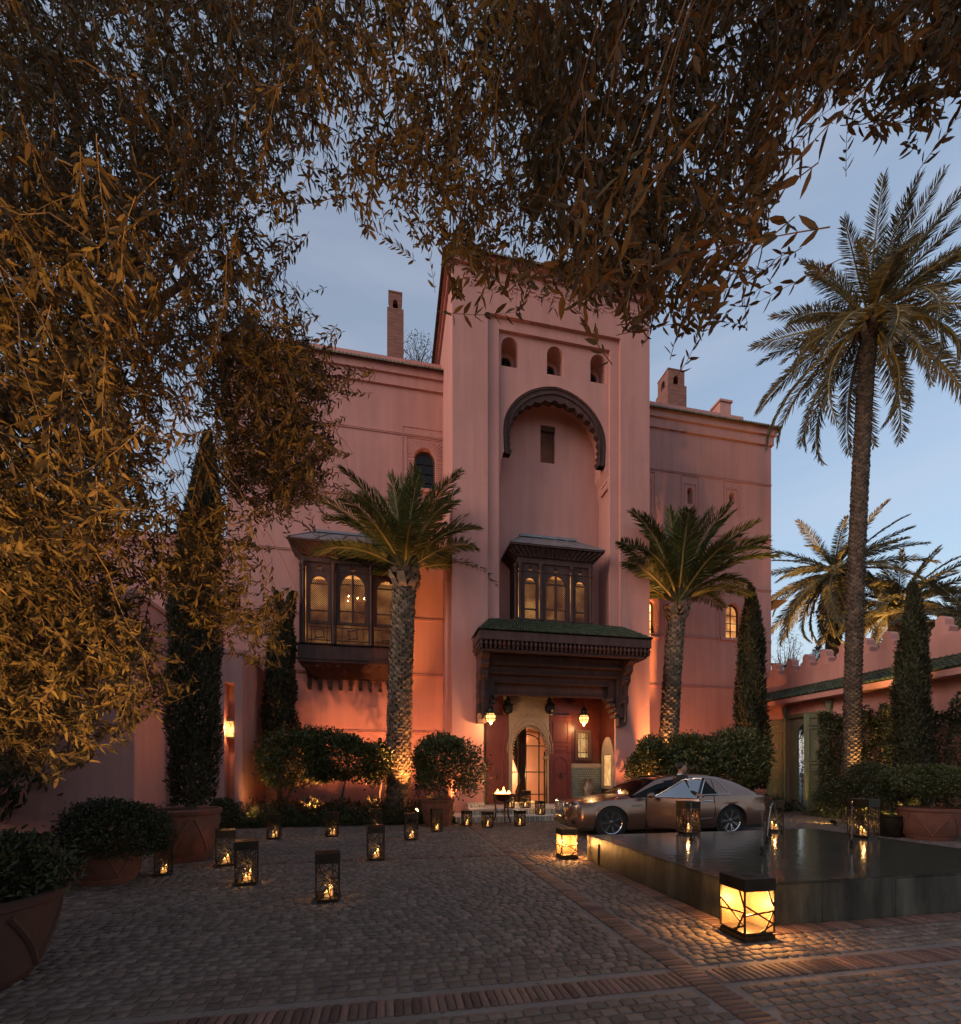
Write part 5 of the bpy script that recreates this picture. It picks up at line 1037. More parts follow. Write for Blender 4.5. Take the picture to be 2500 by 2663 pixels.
# ---------------------------------------------------------------- shrubs and small trees
shrub('orange_tree', g3(735, 15.2), at(775, 1985, 15.2), (1.25, .85, .95), 7000, 'clipped orange tree in front of the slim cypress', 'tree', .13, .05, 'leaf', 1, .35)
shrub('orange_tree', g3(880, 15.3), at(905, 1985, 15.3), (1.30, .9, 1.0), 7000, 'clipped orange tree standing left of the palm trunk', 'tree', .13, .05, 'leaf', 2, .35)
shrub('lemon_shrub', g3(985, 16.4), at(1000, 1990, 16.4), (.75, .6, .65), 2600, 'bright uplit shrub touching the palm trunk', 'shrub', .13, .05, 'leaf', 3, .4)
pot('terracotta_pot', g3(1138, 13.9), .52, .82, 'tall terracotta pot holding the leafy bush by the steps')
shrub('potted_bush', g3(1138, 13.9) + Vector((0, 0, .72)), at(1150, 1995, 13.9), (1.0, .9, .92), 8500, 'loose leafy bush in the tall pot by the steps', 'shrub', .11, .045, 'leaf', 4, .45, .03)
for i, (u, v, Y, r, lb) in enumerate(((1695, 1990, 16.2, (.9, .75, 1.0), 'leafy orange tree beside the tower wall behind the car bonnet'), (1800, 1988, 16.3, (1.2, .9, 1.02), 'wide leafy orange tree behind the roof of the car'), (1912, 1982, 16.6, (1.1, .9, 1.08), 'wide leafy orange tree in front of the ragged cypress'))):
    shrub('orange_tree', g3(u, Y), at(u, v, Y), r, 6500, lb, 'tree', .14, .05, 'leaf', 20+i, .55)
def hedge_box(name, s0, s1, n0, n1, z1, k, label, m='leaf_dark'):
    o = empty(name, W((s0+s1)/2, (n0+n1)/2), TH, label=label, cat='hedge'); a, b = (s1-s0)/2, (n1-n0)/2; p = rng.uniform(-1, 1, (k, 3)); face = rng.random(k)
    p[face < .6, 0] = -1 + .5*rng.random((face < .6).sum())**2; tp = (face > .6) & (face < .78); p[tp, 2] = 1 - .2*rng.random(tp.sum()); en = face > .85; p[en, 1] = np.sign(p[en, 1])*(1-.2*rng.random(en.sum()))
    bump_ = .16*np.sin(p[:, 1]*9+1)*np.sin(p[:, 2]*7) + .10*np.sin(p[:, 1]*23) + .08*np.sin(p[:, 2]*17+p[:, 1]*5); Pn = np.stack([p[:, 0]*a - bump_*.8*(p[:, 0] < -.4), p[:, 1]*b, (p[:, 2]+1)/2*z1*(1+.07*np.sin(p[:, 1]*6+2)+.04*np.sin(p[:, 1]*19))], 1)
    D = unit(rdir(k) + np.array([-.6, 0, .3])); link('foliage', leaf_mesh('foliage', Pn, D, rdir(k), .10*rng.uniform(.6, 1.3, k), .045*np.ones(k), M[m], curl=.1), o, kind='stuff'); mb = MB()
    for i in range(8): y = -b + 2*b*(i+.5)/8; mb.tube([(a*.4, y, 0), (a*.5, y+.1, z1*.5), (a*.4, y-.1, z1*.9)], [.03, .02, .008], 5)
    mb.build('stems', M['bark'], o, kind='stuff'); fl = MB()
    for i in range(26 if name == 'climbing_hedge' else 1):
        y, z = rnd.uniform(-b, b), rnd.uniform(.4, .95)*z1; fl.lathe([(.005,0),(.05,.02),(.0,.035)], 5, (-a-rnd.uniform(.02, .16), y, z))
    fl.build('white_flowers', M['plaster'], o, kind='stuff'); return o
hedge_box('climbing_hedge', GS-.85, GS-.05, 12.9, 15.25, 3.75, 11000, 'dark climbing hedge with white flowers right of the garden gate')
hedge_box('climbing_hedge', GS-.95, GS-.05, 8.2, 12.75, 3.65, 16000, 'dark climbing hedge behind the tall clipped cypress')
shrub('round_boxwood', g3(2262, 13.6), at(2262, 2040, 13.6), (.66, .62, .62), 9000, 'clipped round boxwood at the foot of the tall palm', 'shrub', .055, .028, 'leaf_dark', 31, .10)
shrub('low_boxwood', g3(2195, 14.4), at(2195, 2075, 14.4), (.80, .55, .52), 7000, 'low boxwood mound right of the garden gate', 'shrub', .055, .028, 'leaf_dark', 32, .18)
pot('dark_pot', g3(2318, 11.6), .30, .55, 'small dark pot in front of the uplight', 0, 'bronze')
shrub('potted_boxwood', g3(2318, 11.6) + Vector((0, 0, .45)), at(2310, 2062, 11.6), (.50, .45, .36), 5000, 'low boxwood spreading over the small dark pot', 'shrub', .05, .026, 'leaf_dark', 33, .15, .03)
pot('terracotta_pot', g3(2418, 11.2), .62, .78, 'broad terracotta pot by the garden wall')
shrub('potted_boxwood', g3(2418, 11.2) + Vector((0, 0, .68)), at(2440, 2040, 11.2), (1.12, .9, .46), 12000, 'broad spreading bush in the pot by the garden wall', 'shrub', .06, .03, 'leaf', 34, .2, .04)
# left pots
pot('terracotta_pot', g3(283, 6.9), .46, .72, 'terracotta pot with a clipped boxwood before the shaded building')
shrub('potted_boxwood', g3(283, 6.9) + Vector((0, 0, .62)), at(305, 2165, 6.9) , (.72, .66, .46), 12000, 'clipped boxwood dome in the terracotta pot before the shaded building', 'shrub', .05, .022, 'leaf_dark', 35, .14, .03)
pot('terracotta_pot', Vector((-4.12, 3.5, 0)), .74, .70, 'huge terracotta pot under the olive, deep shade put into its colour', 0, 'terracotta_shaded')
shrub('potted_shrub', Vector((-4.12, 3.5, .60)), Vector((-4.05, 3.5, .84)), (.80, .78, .30), 9000, 'loose shrub trailing over the huge pot under the olive', 'shrub', .06, .022, 'leaf_dark', 36, .45, .03)
shrub('bed_shrub', g3(585, 11.5), at(580, 2125, 11.5), (.45, .4, .42), 3000, 'small dark shrub behind the big terracotta pot', 'shrub', .06, .028, 'leaf_dark', 37, .3)
# flower bed: soil, ground cover, flowering sprig
bed = MB().add([W(-8.3, 14.34, .03), W(S_(1178, DT)-.02, 14.34, .03), W(S_(1178, DT)-.02, DL-.02, .06), W(-8.3, DL-.02, .06)], [(0,1,2,3)]).build('flower_bed', M['soil'], kind='structure')
def cover(name, s0, s1, n0, n1, k, h, ll, lw, label, m='leaf_dark'):
    s, n_ = rng.uniform(s0, s1, k), n0 + (n1-n0)*rng.random(k); z = .04 + h*rng.random(k)**1.5*(.5+.5*np.sin(s*3.1)*np.sin(n_*4+1)+.3); Pn = np.stack([s*CA-n_*SA, s*SA+n_*CA, np.maximum(z, .03)], 1)
    return link(name, leaf_mesh(name, Pn, unit(rdir(k) + np.array([0, 0, .7])), rdir(k), ll*rng.uniform(.5, 1.3, k), lw*np.ones(k), M[m], curl=.2), label=label, cat='plants', kind='stuff')
cover('ground_cover', -8.0, S_(1175, DT)-.1, 14.45, 18.2, 16000, .55, .16, .04, 'dark ground cover filling the flower bed under the trees')
cover('edge_grass', -8.0, S_(1110, 14.5), 14.36, 14.75, 2600, .16, .22, .012, 'pale grassy tufts along the kerb of the flower bed', 'leaf')
cover('ground_cover', 9.0, GS-1.0, 15.7, 18.4, 9000, .5, .14, .04, 'dark ground cover under the orange trees behind the car')
cover('ground_cover', GS-2.6, GS-.3, 9.6, 14.6, 7000, .3, .10, .03, 'low plants along the foot of the garden wall')
sp_ = empty('flowering_sprig', g3(712, 15.0), 0, label='slender sprig with pale uplit flowers at the edge of the bed', cat='plant'); mb = MB(); fl = MB(); r_ = random.Random(4)
for i in range(7):
    a = r_.uniform(0, 6.28); e = Vector((r_.uniform(-.8, .5), r_.uniform(-.3, .3), r_.uniform(.35, .75))); mb.tube([(0,0,0), e*.5 + Vector((0,0,.12)), e], [.008, .006, .003], 4)
    for k in range(6): q = e*(.55+.45*k/5) + Vector((r_.uniform(-.06,.06), r_.uniform(-.06,.06), .05)); fl.lathe([(.004,0),(.03,.02),(.0,.03)], 5, q)
mb.build('stem', M['leaf'], sp_); fl.build('flower', M['plaster'], sp_, kind='stuff')
hedge_box('courtyard_hedge', GS+1.1, GS+2.1, 13.5, 19.5, 4.2, 9000, 'dark hedge seen through the open garden gate')
# bare twiggy trees far off
for (u, v0, v1, Y, sd2, lb) in ((2045, 1745, 1660, 40, 1, 'bare twiggy tree beyond the merlons next to the palace'), (2480, 1600, 1535, 40, 2, 'bare twiggy tree far beyond the garden wall'), (1086, 945, 895, 32, 3, 'bare treetop showing over the palace parapet by the chimney')):
    base = g3(u, Y); o = empty('bare_tree', base, 0, label=lb, cat='tree'); mb = MB(); r_ = random.Random(sd2); zt_ = zof(v0, Y); zp = zof(v1, Y); mb.tube([(0,0,0), (0,0,zt_-1)], [.25, .12], 6)
    for i in range(46):
        a = r_.uniform(0, 6.28); q = Vector((math.cos(a)*r_.uniform(.2, 1.5), math.sin(a), r_.uniform(.1, 1)*(zp-zt_+1.2))); st_ = Vector((0, 0, zt_-1)); mb.tube([st_, st_+q*.5+Vector((r_.uniform(-.3,.3), 0, .2)), st_+q], [.04, .025, .008], 4)
    mb.build('trunk', M['bark'], o); q = 700; link('crown', bush_crown((0, 0, (zt_+zp)/2-.3), (1.3, 1.2, (zp-zt_)/2+.5), q, .12, .05, M['leaf_dark'], sd2, .4), o, kind='stuff')
# ================================================================== OLIVE TREES over the courtyard
def in_poly(poly, x, y):
    ins = np.zeros(len(x), bool); n = len(poly)
    for i in range(n):
        x0, y0 = poly[i]; x1, y1 = poly[(i+1) % n]; c = ((y0 > y) != (y1 > y)) & (x < (x1-x0)*(y-y0)/((y1-y0) or 1e-9) + x0); ins ^= c
    return ins
def sample(poly, k):
    p = np.array(poly, float); lo, hi = p.min(0), p.max(0); out = np.zeros((0, 2))
    while len(out) < k: q = rng.uniform(lo, hi, (k*2, 2)); out = np.concatenate([out, q[in_poly(poly, q[:, 0], q[:, 1])]])
    return out[:k]
def twigs(tips, ln, nl, ll, hang, seed):   # tips (k,3): free ends; every twig grows out and down to its tip
    r_ = np.random.default_rng(seed); k = len(tips); d = unit(r_.normal(0, 1, (k, 3))*np.array([.75, .75, .45]) + np.array([0, 0, -hang])); L = ln*r_.uniform(.6, 1.4, k); bow = r_.normal(0, .12, (k, 3))
    T = np.linspace(0, 1, 6); pts = tips[:, None] - d[:, None]*(L[:, None]*(1-T))[..., None] + bow[:, None]*(L[:, None]*(T*(1-T)*2))[..., None]      # (k,6,3)
    n = nl; t = np.linspace(.06, 1, n//2).repeat(2)[:n]; i0 = np.minimum((t*5).astype(int), 4); fr_ = t*5-i0; base = pts[:, i0]*(1-fr_)[None, :, None] + pts[:, i0+1]*fr_[None, :, None]
    tang = unit(pts[:, i0+1]-pts[:, i0]); ref = unit(r_.normal(size=(k, 1, 3)) + 0*tang); side = unit(np.cross(tang, ref)); oth = np.cross(side, tang); ph = (np.arange(n)//2 % 2)*(math.pi/2) + (np.arange(n) % 2)*math.pi; rad = side*np.cos(ph)[None, :, None] + oth*np.sin(ph)[None, :, None]
    D = unit(tang*.75 + rad*.7 + r_.normal(0, .18, (k, n, 3)) + np.array([0, 0, -.10])); keep = r_.random((k, n)) < .92
    return pts, base[keep], D[keep], unit(rad + r_.normal(0, .5, (k, n, 3)))[keep], (ll*r_.uniform(.7, 1.25, (k, n)))[keep]
def strands(mb_pts, r0):
    k, m, _ = mb_pts.shape; V = []; F = []; d = unit(mb_pts[:, -1]-mb_pts[:, 0]); a = unit(np.cross(d, np.array([.3, .9, .2]))); b = np.cross(d, a)
    rr = (r0*np.linspace(1, .35, m))[None, :, None, None]; ang = np.arange(3)*2*math.pi/3; ring = a[:, None, None]*np.cos(ang)[None, None, :, None] + b[:, None, None]*np.sin(ang)[None, None, :, None]
    V = (mb_pts[:, :, None] + ring*rr).reshape(-1, 3); f = [[i*3+j, i*3+(j+1) % 3, (i+1)*3+(j+1) % 3, (i+1)*3+j] for i in range(m-1) for j in range(3)]; F = (np.array(f)[None] + (np.arange(k)*m*3)[:, None, None]).reshape(-1, 4); return V, F
def olive(name, base, regions, label, seed, limbs):
    o = empty(name, base, 0, label=label, cat='olive tree'); bv = np.array(base); LP, LD, LN_, LL, SP = [], [], [], [], []; brs = []
    for (poly, k, dep, ln, nl, ll, hang) in regions:
        q = sample(poly, k); Y = dep[0] + (dep[1]-dep[0])*rng.random(k)**.8; tips = np.stack([(q[:, 0]-1250)/1200*Y, Y, H + (2006-q[:, 1])/1200*Y], 1)
        pts, b, D, Nn, L = twigs(tips, ln, nl, ll, hang, seed + len(LP)); LP.append(b); LD.append(D); LN_.append(Nn); LL.append(L); SP.append(pts); brs.append(pts[::12, 0])
    Pn = np.concatenate(LP) - bv; L = np.concatenate(LL); link('crown', leaf_mesh('crown', Pn, np.concatenate(LD), np.concatenate(LN_), L, L*rng.uniform(.22, .31, len(L)), M['olive'], .12, True, .08), o, kind='stuff')
    V, F = strands(np.concatenate(SP) - bv, .0022); link('twigs', fast_mesh('twigs', V, F, M['twig'], True), o, kind='stuff')
    # branches: every ninth twig start runs back up to the nearest limb point
    LPts = []; bmax = .7
    for l in limbs: MB().tube([Vector(p) - Vector(base) for p, r in l], [r for p, r in l], 8).build('limb', M['bark'], o, 60); LPts += [Vector(l[i][0]).lerp(Vector(l[i+1][0]), t) for i in range(len(l)-1) for t in (.2, .4, .6, .8, 1)]
    st_ = np.concatenate(brs); lp = np.array([tuple(p) for p in LPts]); seg = []
    for s_ in st_:
        dd = np.sqrt(((lp-s_)**2).sum(1)); j = np.argsort(dd)[rng.integers(0, 6)]; a = lp[j] + rng.normal(0, .04, 3)
        if dd[j] > bmax: a = s_ + (a-s_)/dd[j]*bmax*rng.uniform(.5, 1) + np.array([0, 0, .4])
        T = np.linspace(0, 1, 6)[:, None]; mid = np.array([0, 0, .35*np.linalg.norm(a-s_)*.5]); seg.append(a*(1-T) + s_*T + mid*(T*(1-T)*2) + rng.normal(0, .012, (6, 3))*np.sin(T*math.pi))
    V, F = strands(np.array(seg) - bv, .0045); link('branches', fast_mesh('branches', V, F, M['twig'], True), o, kind='stuff')
    return o
A = lambda u, v, Y: tuple(at(u, v, Y))
def overhead(o, x0, x1, y0, y1, k, seed):
    x, y = rng.uniform(x0, x1, k), rng.uniform(y0, y1, k); z = 4.6 + .9*np.maximum(y, 0) + 1.6*rng.random(k) + .5*np.sin(x*1.7)*np.sin(y*1.3); tips = np.stack([x, y, z], 1)
    pts, b, D, Nn, L = twigs(tips, .5, 24, .10, .6, seed); bv = np.array(o.location); link('upper_crown', leaf_mesh('upper_crown', b - bv, D, Nn, L, L*.24, M['olive'], .12, True, .08), o, kind='stuff')
    V, F = strands(pts - bv, .003); link('upper_twigs', fast_mesh('upper_twigs', V, F, M['twig'], True), o, kind='stuff')
olA = olive('olive_tree', (-4.6, 2.2, 0), [
  ([(-150,-150),(800,-150),(790,300),(730,540),(720,780),(620,930),(480,1020),(420,1200),(280,1330),(220,1560),(-150,1620)], 2000, (2.3, 4.8), .36, 24, .060, .9),
  ([(-150,-150),(850,-150),(780,260),(600,560),(-150,700)], 650, (3.2, 5.2), .36, 24, .060, .9),
  ([(-150,450),(330,480),(420,950),(330,1200),(200,1480),(-150,1560)], 420, (1.9, 2.7), .32, 22, .060, .8),
  ([(-150,1650),(330,1600),(470,1800),(370,1900),(250,1980),(90,2050),(-150,1900)], 420, (2.6, 3.8), .32, 22, .058, .7),
  ([(-150,1230),(330,1180),(440,1390),(390,1560),(330,1720),(150,1820),(-150,1850)], 480, (2.6, 4.0), .34, 24, .060, .8),
  ([(540,900),(740,840),(870,1000),(810,1060),(880,1165),(800,1220),(830,1290),(700,1360),(580,1260)], 620, (3.6, 5.2), .38, 26, .062, .35),
  ([(360,1330),(560,1320),(660,1420),(660,1530),(720,1620),(770,1720),(640,1730),(500,1640),(400,1560)], 170, (3.0, 4.0), .34, 24, .060, .5)],
  'large olive tree with amber lit leaves hanging over the potted cypress and boxwood', 1,
  [[((-4.6, 2.2, -.05), .30), ((-4.5, 2.3, 1.2), .24), ((-4.2, 2.5, 2.4), .17), ((-3.6, 2.9, 3.6), .09), ((-2.9, 3.2, 4.5), .045), ((-2.1, 3.4, 5.3), .02)],
   [((-4.5, 2.3, 1.2), .17), ((-4.7, 3.0, 2.6), .12), ((-4.2, 3.6, 3.8), .06), ((-3.2, 4.1, 4.6), .025)], [((-4.2, 2.5, 2.4), .12), ((-3.2, 2.0, 3.3), .07), ((-2.0, 1.9, 4.0), .035)]])
olB = olive('olive_tree', (1.9, -1.6, 0), [
  ([(740,-150),(1400,-150),(1500,300),(1420,600),(1390,740),(1290,720),(1215,700),(1180,770),(1140,640),(1110,540),(980,500),(900,400),(780,400)], 620, (2.5, 4.2), .36, 24, .066, .9),
  ([(1300,-150),(2160,-150),(2050,300),(2000,430),(1980,560),(1930,660),(1850,760),(1770,800),(1660,730),(1560,700),(1480,640),(1390,600)], 640, (1.8, 3.6), .34, 24, .066, .85),
  ([(1450,560),(1980,430),(1960,600),(1890,820),(1760,870),(1600,790),(1440,760)], 75, (1.4, 2.3), .34, 18, .066, .7),
  ([(1150,640),(1990,560),(1960,820),(1760,900),(1560,860),(1250,800)], 60, (1.8, 3.2), .36, 16, .066, .5),
  ([(780,380),(1180,520),(1120,640),(960,620),(840,520)], 45, (2.6, 4.0), .36, 18, .064, .9),
  ([(2050,-150),(2650,-150),(2650,230),(2500,240),(2420,340),(2290,270),(2150,230),(2080,330)], 300, (1.7, 3.0), .34, 22, .066, .9)],
  'large olive tree whose brown lit branches hang before the top of the tower', 9,
  [[((1.9, -1.6, -.05), .28), ((1.8, -1.2, 1.6), .22), ((1.6, -.3, 3.0), .15), ((1.3, .9, 4.2), .09), ((1.0, 1.7, 5.3), .05), ((.7, 2.1, 6.0), .025)],
   [((1.6, -.3, 3.0), .12), ((2.3, .8, 4.2), .07), ((2.8, 1.5, 5.0), .035)], [((1.3, .9, 4.2), .07), ((.2, 1.5, 5.0), .04), ((-.6, 2.0, 5.8), .02)]])
overhead(olA, -7, -1, -3, 1.8, 1000, 71); overhead(olA, -9, -5.4, 1.6, 5.0, 500, 73); overhead(olB, -1, 6.5, -4, 1.8, 1200, 72)
for (x, y, h, sd2, lb) in ((-6.5, 3.6, 6.5, 41, 'broad light-blocking cypress added behind the huge pot under the olive'), (-6.6, 1.6, 7.0, 42, 'broad light-blocking cypress added behind the left olive trunk'), (-7.6, 5.4, 6.2, 43, 'broad light-blocking cypress added between the huge pot and the shaded building'), (-6.0, -.6, 7.0, 44, 'broad light-blocking cypress added past the left olive trunk, furthest from the palace')):
    cypress('light_blocker_cypress', (x, y, 0), h, .95, 16000, lb, sd2, .02, (0, 0), False, .16)  # added out of view to block the left sky and darken the left foreground
for (x, y, h, sd2, lb) in ((-12.5, 9.5, 10, 51, 'very broad light-blocking cypress added past the end of the shaded building'), (-12.0, 6.5, 10.5, 52, 'very broad light-blocking cypress added behind the row of broad cypresses'), (-13.5, 12.2, 10, 53, 'very broad light-blocking cypress added nearest the shaded building wall')):
    cypress('light_blocker_cypress', (x, y, 0), h, 1.9, 11000, lb, sd2, .02, (0, 0), False, .30)  # further cypresses added at the left to keep the sun off the pavilion
k = 420; fx, fy = rng.uniform(-5, 5, k), rng.uniform(2.6, 11, k); az_ = rng.uniform(0, 6.28, k); D_ = np.stack([np.cos(az_), np.sin(az_), rng.normal(0, .08, k)], 1)
link('fallen_leaves', leaf_mesh('fallen_leaves', np.stack([fx, fy, np.full(k, .018)], 1), D_, np.tile([0., 0., 1.], (k, 1)) + rng.normal(0, .2, (k, 3)), .055*rng.uniform(.7, 1.2, k), .014*np.ones(k), M['olive']), label='dry olive leaves scattered over the courtyard cobbles', cat='leaves', kind='stuff')
# ================================================================== garden uplights (fixtures with their lamps)
def uplight(name, pos, target, power, color, size, label, rad=.05, vis=True):
    o = empty(name, pos, 0, label=label, cat='spotlight', group='garden uplights'); d = (Vector(target)-Vector(pos)).normalized(); q = d.to_track_quat('Z', 'Y')
    MB().lathe([(.05,0),(.055,.14),(.06,.15),(.05,.145),(.02,.10)], 14).build('housing', M['iron'], o, 40, loc=(0, 0, .07), rot=q.to_euler())
    MB().lathe([(.045,.115),(.0,.116)], 14, cap=False).build('lens', M['lantern_glass'], o, loc=(0, 0, .07), rot=q.to_euler()); MB().lathe([(.04,0),(.04,.012),(.012,.02),(.012,.08)], 10).build('stake', M['iron'], o)
    l = spot('spot_lamp', d*.26 + Vector((0, 0, .07)), d*3 + Vector((0, 0, .07)), power, color, size, .7, rad); l.parent = o; return o
AMB, ORG, YEL, RED = (1, .50, .14), (1, .34, .08), (1, .60, .16), (1, .35, .11)
uplight('garden_spotlight', W(S_(1160, DT)-.25, DT-.5, .03), W(S_(1160, DT)-.45, DL, 5.2), 950, RED, 95, 'small spotlight at the left corner of the tower')
uplight('garden_spotlight', g3(1092, 14.75) + Vector((0, 0, .05)), g3(1034, 15.9) + Vector((0, 0, 3.4)), 3300, (1, .40, .11), 48, 'small spotlight at the right foot of the stout palm trunk')
uplight('garden_spotlight', g3(955, 15.3) + Vector((0, 0, .05)), W(S_(1000, DL), DL, 4.0), 620, RED, 90, 'small spotlight hidden in the bed behind the orange tree')
uplight('garden_spotlight', g3(800, 15.1) + Vector((0, 0, .05)), W(S_(860, DL), DL, 3.8), 560, RED, 90, 'small spotlight hidden behind the orange tree by the slim cypress')
uplight('garden_spotlight', g3(632, 14.2) + Vector((0, 0, .02)), g3(720, 15.6) + Vector((0, 0, 1.2)), 120, AMB, 110, 'bright low floodlight at the end of the kerb')
uplight('garden_spotlight', g3(1665, 15.6) + Vector((0, 0, .02)), W(S_(1640, DT), DT, 4.0), 330, RED, 80, 'small spotlight at the right corner of the tower')
uplight('garden_spotlight', g3(1712, 16.9) + Vector((0, 0, .02)), g3(1738, 18.0) + Vector((0, 0, 4.6)), 5200, (1, .40, .11), 56, 'small spotlight at the foot of the palm behind the car')
uplight('garden_spotlight', g3(1790, 17.6) + Vector((0, 0, .02)), W(S_(1830, DL), DL, 4.2), 800, RED, 90, 'small spotlight behind the orange trees of the right wing')
uplight('garden_spotlight', g3(2292, 13.2) + Vector((0, 0, .02)), g3(2300, 15.2) + Vector((0, 0, 1.4)), 420, YEL, 100, 'bright spotlight between the boxwood and the broad pot')
uplight('garden_spotlight', g3(2250, 14.6) + Vector((0, 0, .02)), g3(2225, 15.65) + Vector((0, 0, 8)), 2600, AMB, 50, 'small spotlight at the foot of the tall slender palm')
uplight('garden_spotlight', g3(2172, 14.0) + Vector((0, 0, .02)), g3(2150, 14.4) + Vector((0, 0, .1)), 30, YEL, 120, 'tiny path light beside the low boxwood mound')
uplight('garden_spotlight', g3(2180, 28.5) + Vector((0, 0, .02)), g3(2172, 30) + Vector((0, 0, 13)), 14000, AMB, 56, 'spotlight beyond the wall under the shaggy palm')
uplight('garden_spotlight', Vector((-1.9, .6, .02)), Vector((-2.7, 3.2, 5.0)), 760, (1, .48, .12), 74, 'spotlight on the ground under the left olive tree')
uplight('garden_spotlight', Vector((.6, -.2, .02)), Vector((.9, 2.6, 5.0)), 190, ORG, 100, 'spotlight on the ground under the olive tree facing the tower')
# ================================================================== CAR
M['paint'] = mat('bronze_car_paint', (.23, .135, .098), (.245, .145, .105), rough=.24, metal=.75, scale=60, coat=1.0, spec=.5)
M['chrome'] = mat('chrome', (.72, .70, .68), rough=.12, metal=1); M['rubber'] = mat('tyre_rubber', (.012, .012, .012), (.02, .02, .02), rough=.8, scale=30)
M['rim_dark'] = mat('dark_rim', (.16, .155, .15), rough=.3, metal=.9); M['black'] = mat('black_trim', (.010, .010, .010), rough=.45); M['cabin'] = mat('dark_leather', (.015, .012, .010), (.03, .022, .018), rough=.6, scale=8)
M['headlight'] = mat('headlight_lens', (.55, .56, .58), (.8, .8, .82), rough=.06, metal=.9, scale=25); M['tail'] = mat('red_lamp', (.12, .004, .004), rough=.15, coat=1)
M['tint_glass'] = mat('tinted_car_window', (.006, .006, .007), rough=.05, spec=.16)
M['mesh'] = mat('grille_mesh', (.30, .29, .28), (.45, .44, .43), rough=.25, metal=1, scale=120)
CS = 1.05; cp = g3(1592, 11.25); yaw = math.pi + R(9); fwd = Vector((math.cos(yaw), math.sin(yaw), 0)); lft = Vector((-math.sin(yaw), math.cos(yaw), 0))
cbase = cp - fwd*1.533*CS - lft*.93*CS
car = empty('parked_car', cbase + Vector((0, 0, .012)), yaw, scale=CS, label='bronze luxury saloon with its front door open beside the fountain', cat='car')
ip = lambda x, xs, ys: float(np.interp(x, xs, ys))
X0, X1 = 2.46, -2.84
def topz(x): return ip(-x, [-2.46,-2.44,-2.38,-2.2,-1.6,-1.0,-.75,1.85,2.4,2.62,2.74,2.80,2.84], [.70,.79,.835,.865,.945,1.0,1.02,1.065,1.05,1.02,.97,.90,.80])
def shz(x): return ip(-x, [-2.46,-2.40,-2.2,-1.6,-.8,.5,1.5,2.3,2.7,2.84], [.62,.74,.80,.885,.94,.955,.985,.985,.93,.78])
def hw(x): return ip(-x, [-2.46,-2.43,-2.36,-2.22,-1.95,-1.5,-.6,.8,1.5,2.1,2.5,2.72,2.84], [.52,.60,.70,.80,.875,.915,.925,.93,.95,.925,.86,.77,.66])
AX = (1.533, -1.533); AR = .405
def low(x):
    z = ip(-x, [-2.46,-2.3,-1.2,1.2,2.3,2.84], [.30,.22,.20,.20,.26,.38])
    for a in AX:
        d = abs(x-a)
        if d < AR: z = max(z, .36 + math.sqrt(AR*AR-d*d))
    return z
def side(x, f):            # f 0 at the lower edge, 1 at the shoulder; returns y, z
    lo, sh, w = low(x), shz(x), hw(x); z = lo + (sh-lo)*f; zz = (z-.2)/(sh-.2)
    y = w + .045*math.sin(math.pi*min(1, max(0, zz)))**.8 - .05*max(0, .18-zz)/.18 - (.012 if .70 < zz < .74 else 0)
    return y, z
xs = sorted(set([round(X0 - i*(X0-X1)/110, 4) for i in range(111)] + [a+AR*s_ for a in AX for s_ in (-1, 1)] + [a+AR*.995*s_ for a in AX for s_ in (-1, 1)]), reverse=True)
FR = [0, .12, .3, .5, .68, .84, .94, 1.0]
def section(x):
    pts = [(hw(x)-.16, low(x)+.0)] + [side(x, f) for f in FR]; w, sh, tz = hw(x), shz(x), topz(x)
    for k in (.12, .3, .55, .8, 1.0): pts.append((w*(1-k) if k < 1 else 0, sh + (tz-sh)*math.sin(k*math.pi/2)**.8))
    return pts
mb = MB(); secs = [section(x) for x in xs]; m_ = len(secs[0])
for sg in (1, -1):
    b = len(mb.v)
    for x, s_ in zip(xs, secs): mb.v += [(x, sg*y, z) for y, z in s_]
    for i in range(len(xs)-1):
        for j in range(m_-1): q = [b+i*m_+j, b+i*m_+j+1, b+(i+1)*m_+j+1, b+(i+1)*m_+j]; mb.f.append(q if sg < 0 else q[::-1])
    for i in (0, len(xs)-1):
        c = [b+i*m_+j for j in range(m_)]; mb.v.append((xs[i], 0, secs[i][0][1])); c.append(len(mb.v)-1); mb.f.append(c if (i == 0) == (sg > 0) else c[::-1])
body = mb.build('body', M['paint'], car, 35)
for a in AX:
    for sg in (1, -1): MB().tube([(a, sg*.50, .36), (a, sg*.90, .36)], AR-.004, 24).build('wheel_well', M['black'], car)
MB().box(X1+.3, X0-.25, -.80, .80, .17, .30).build('underbody', M['black'], car)
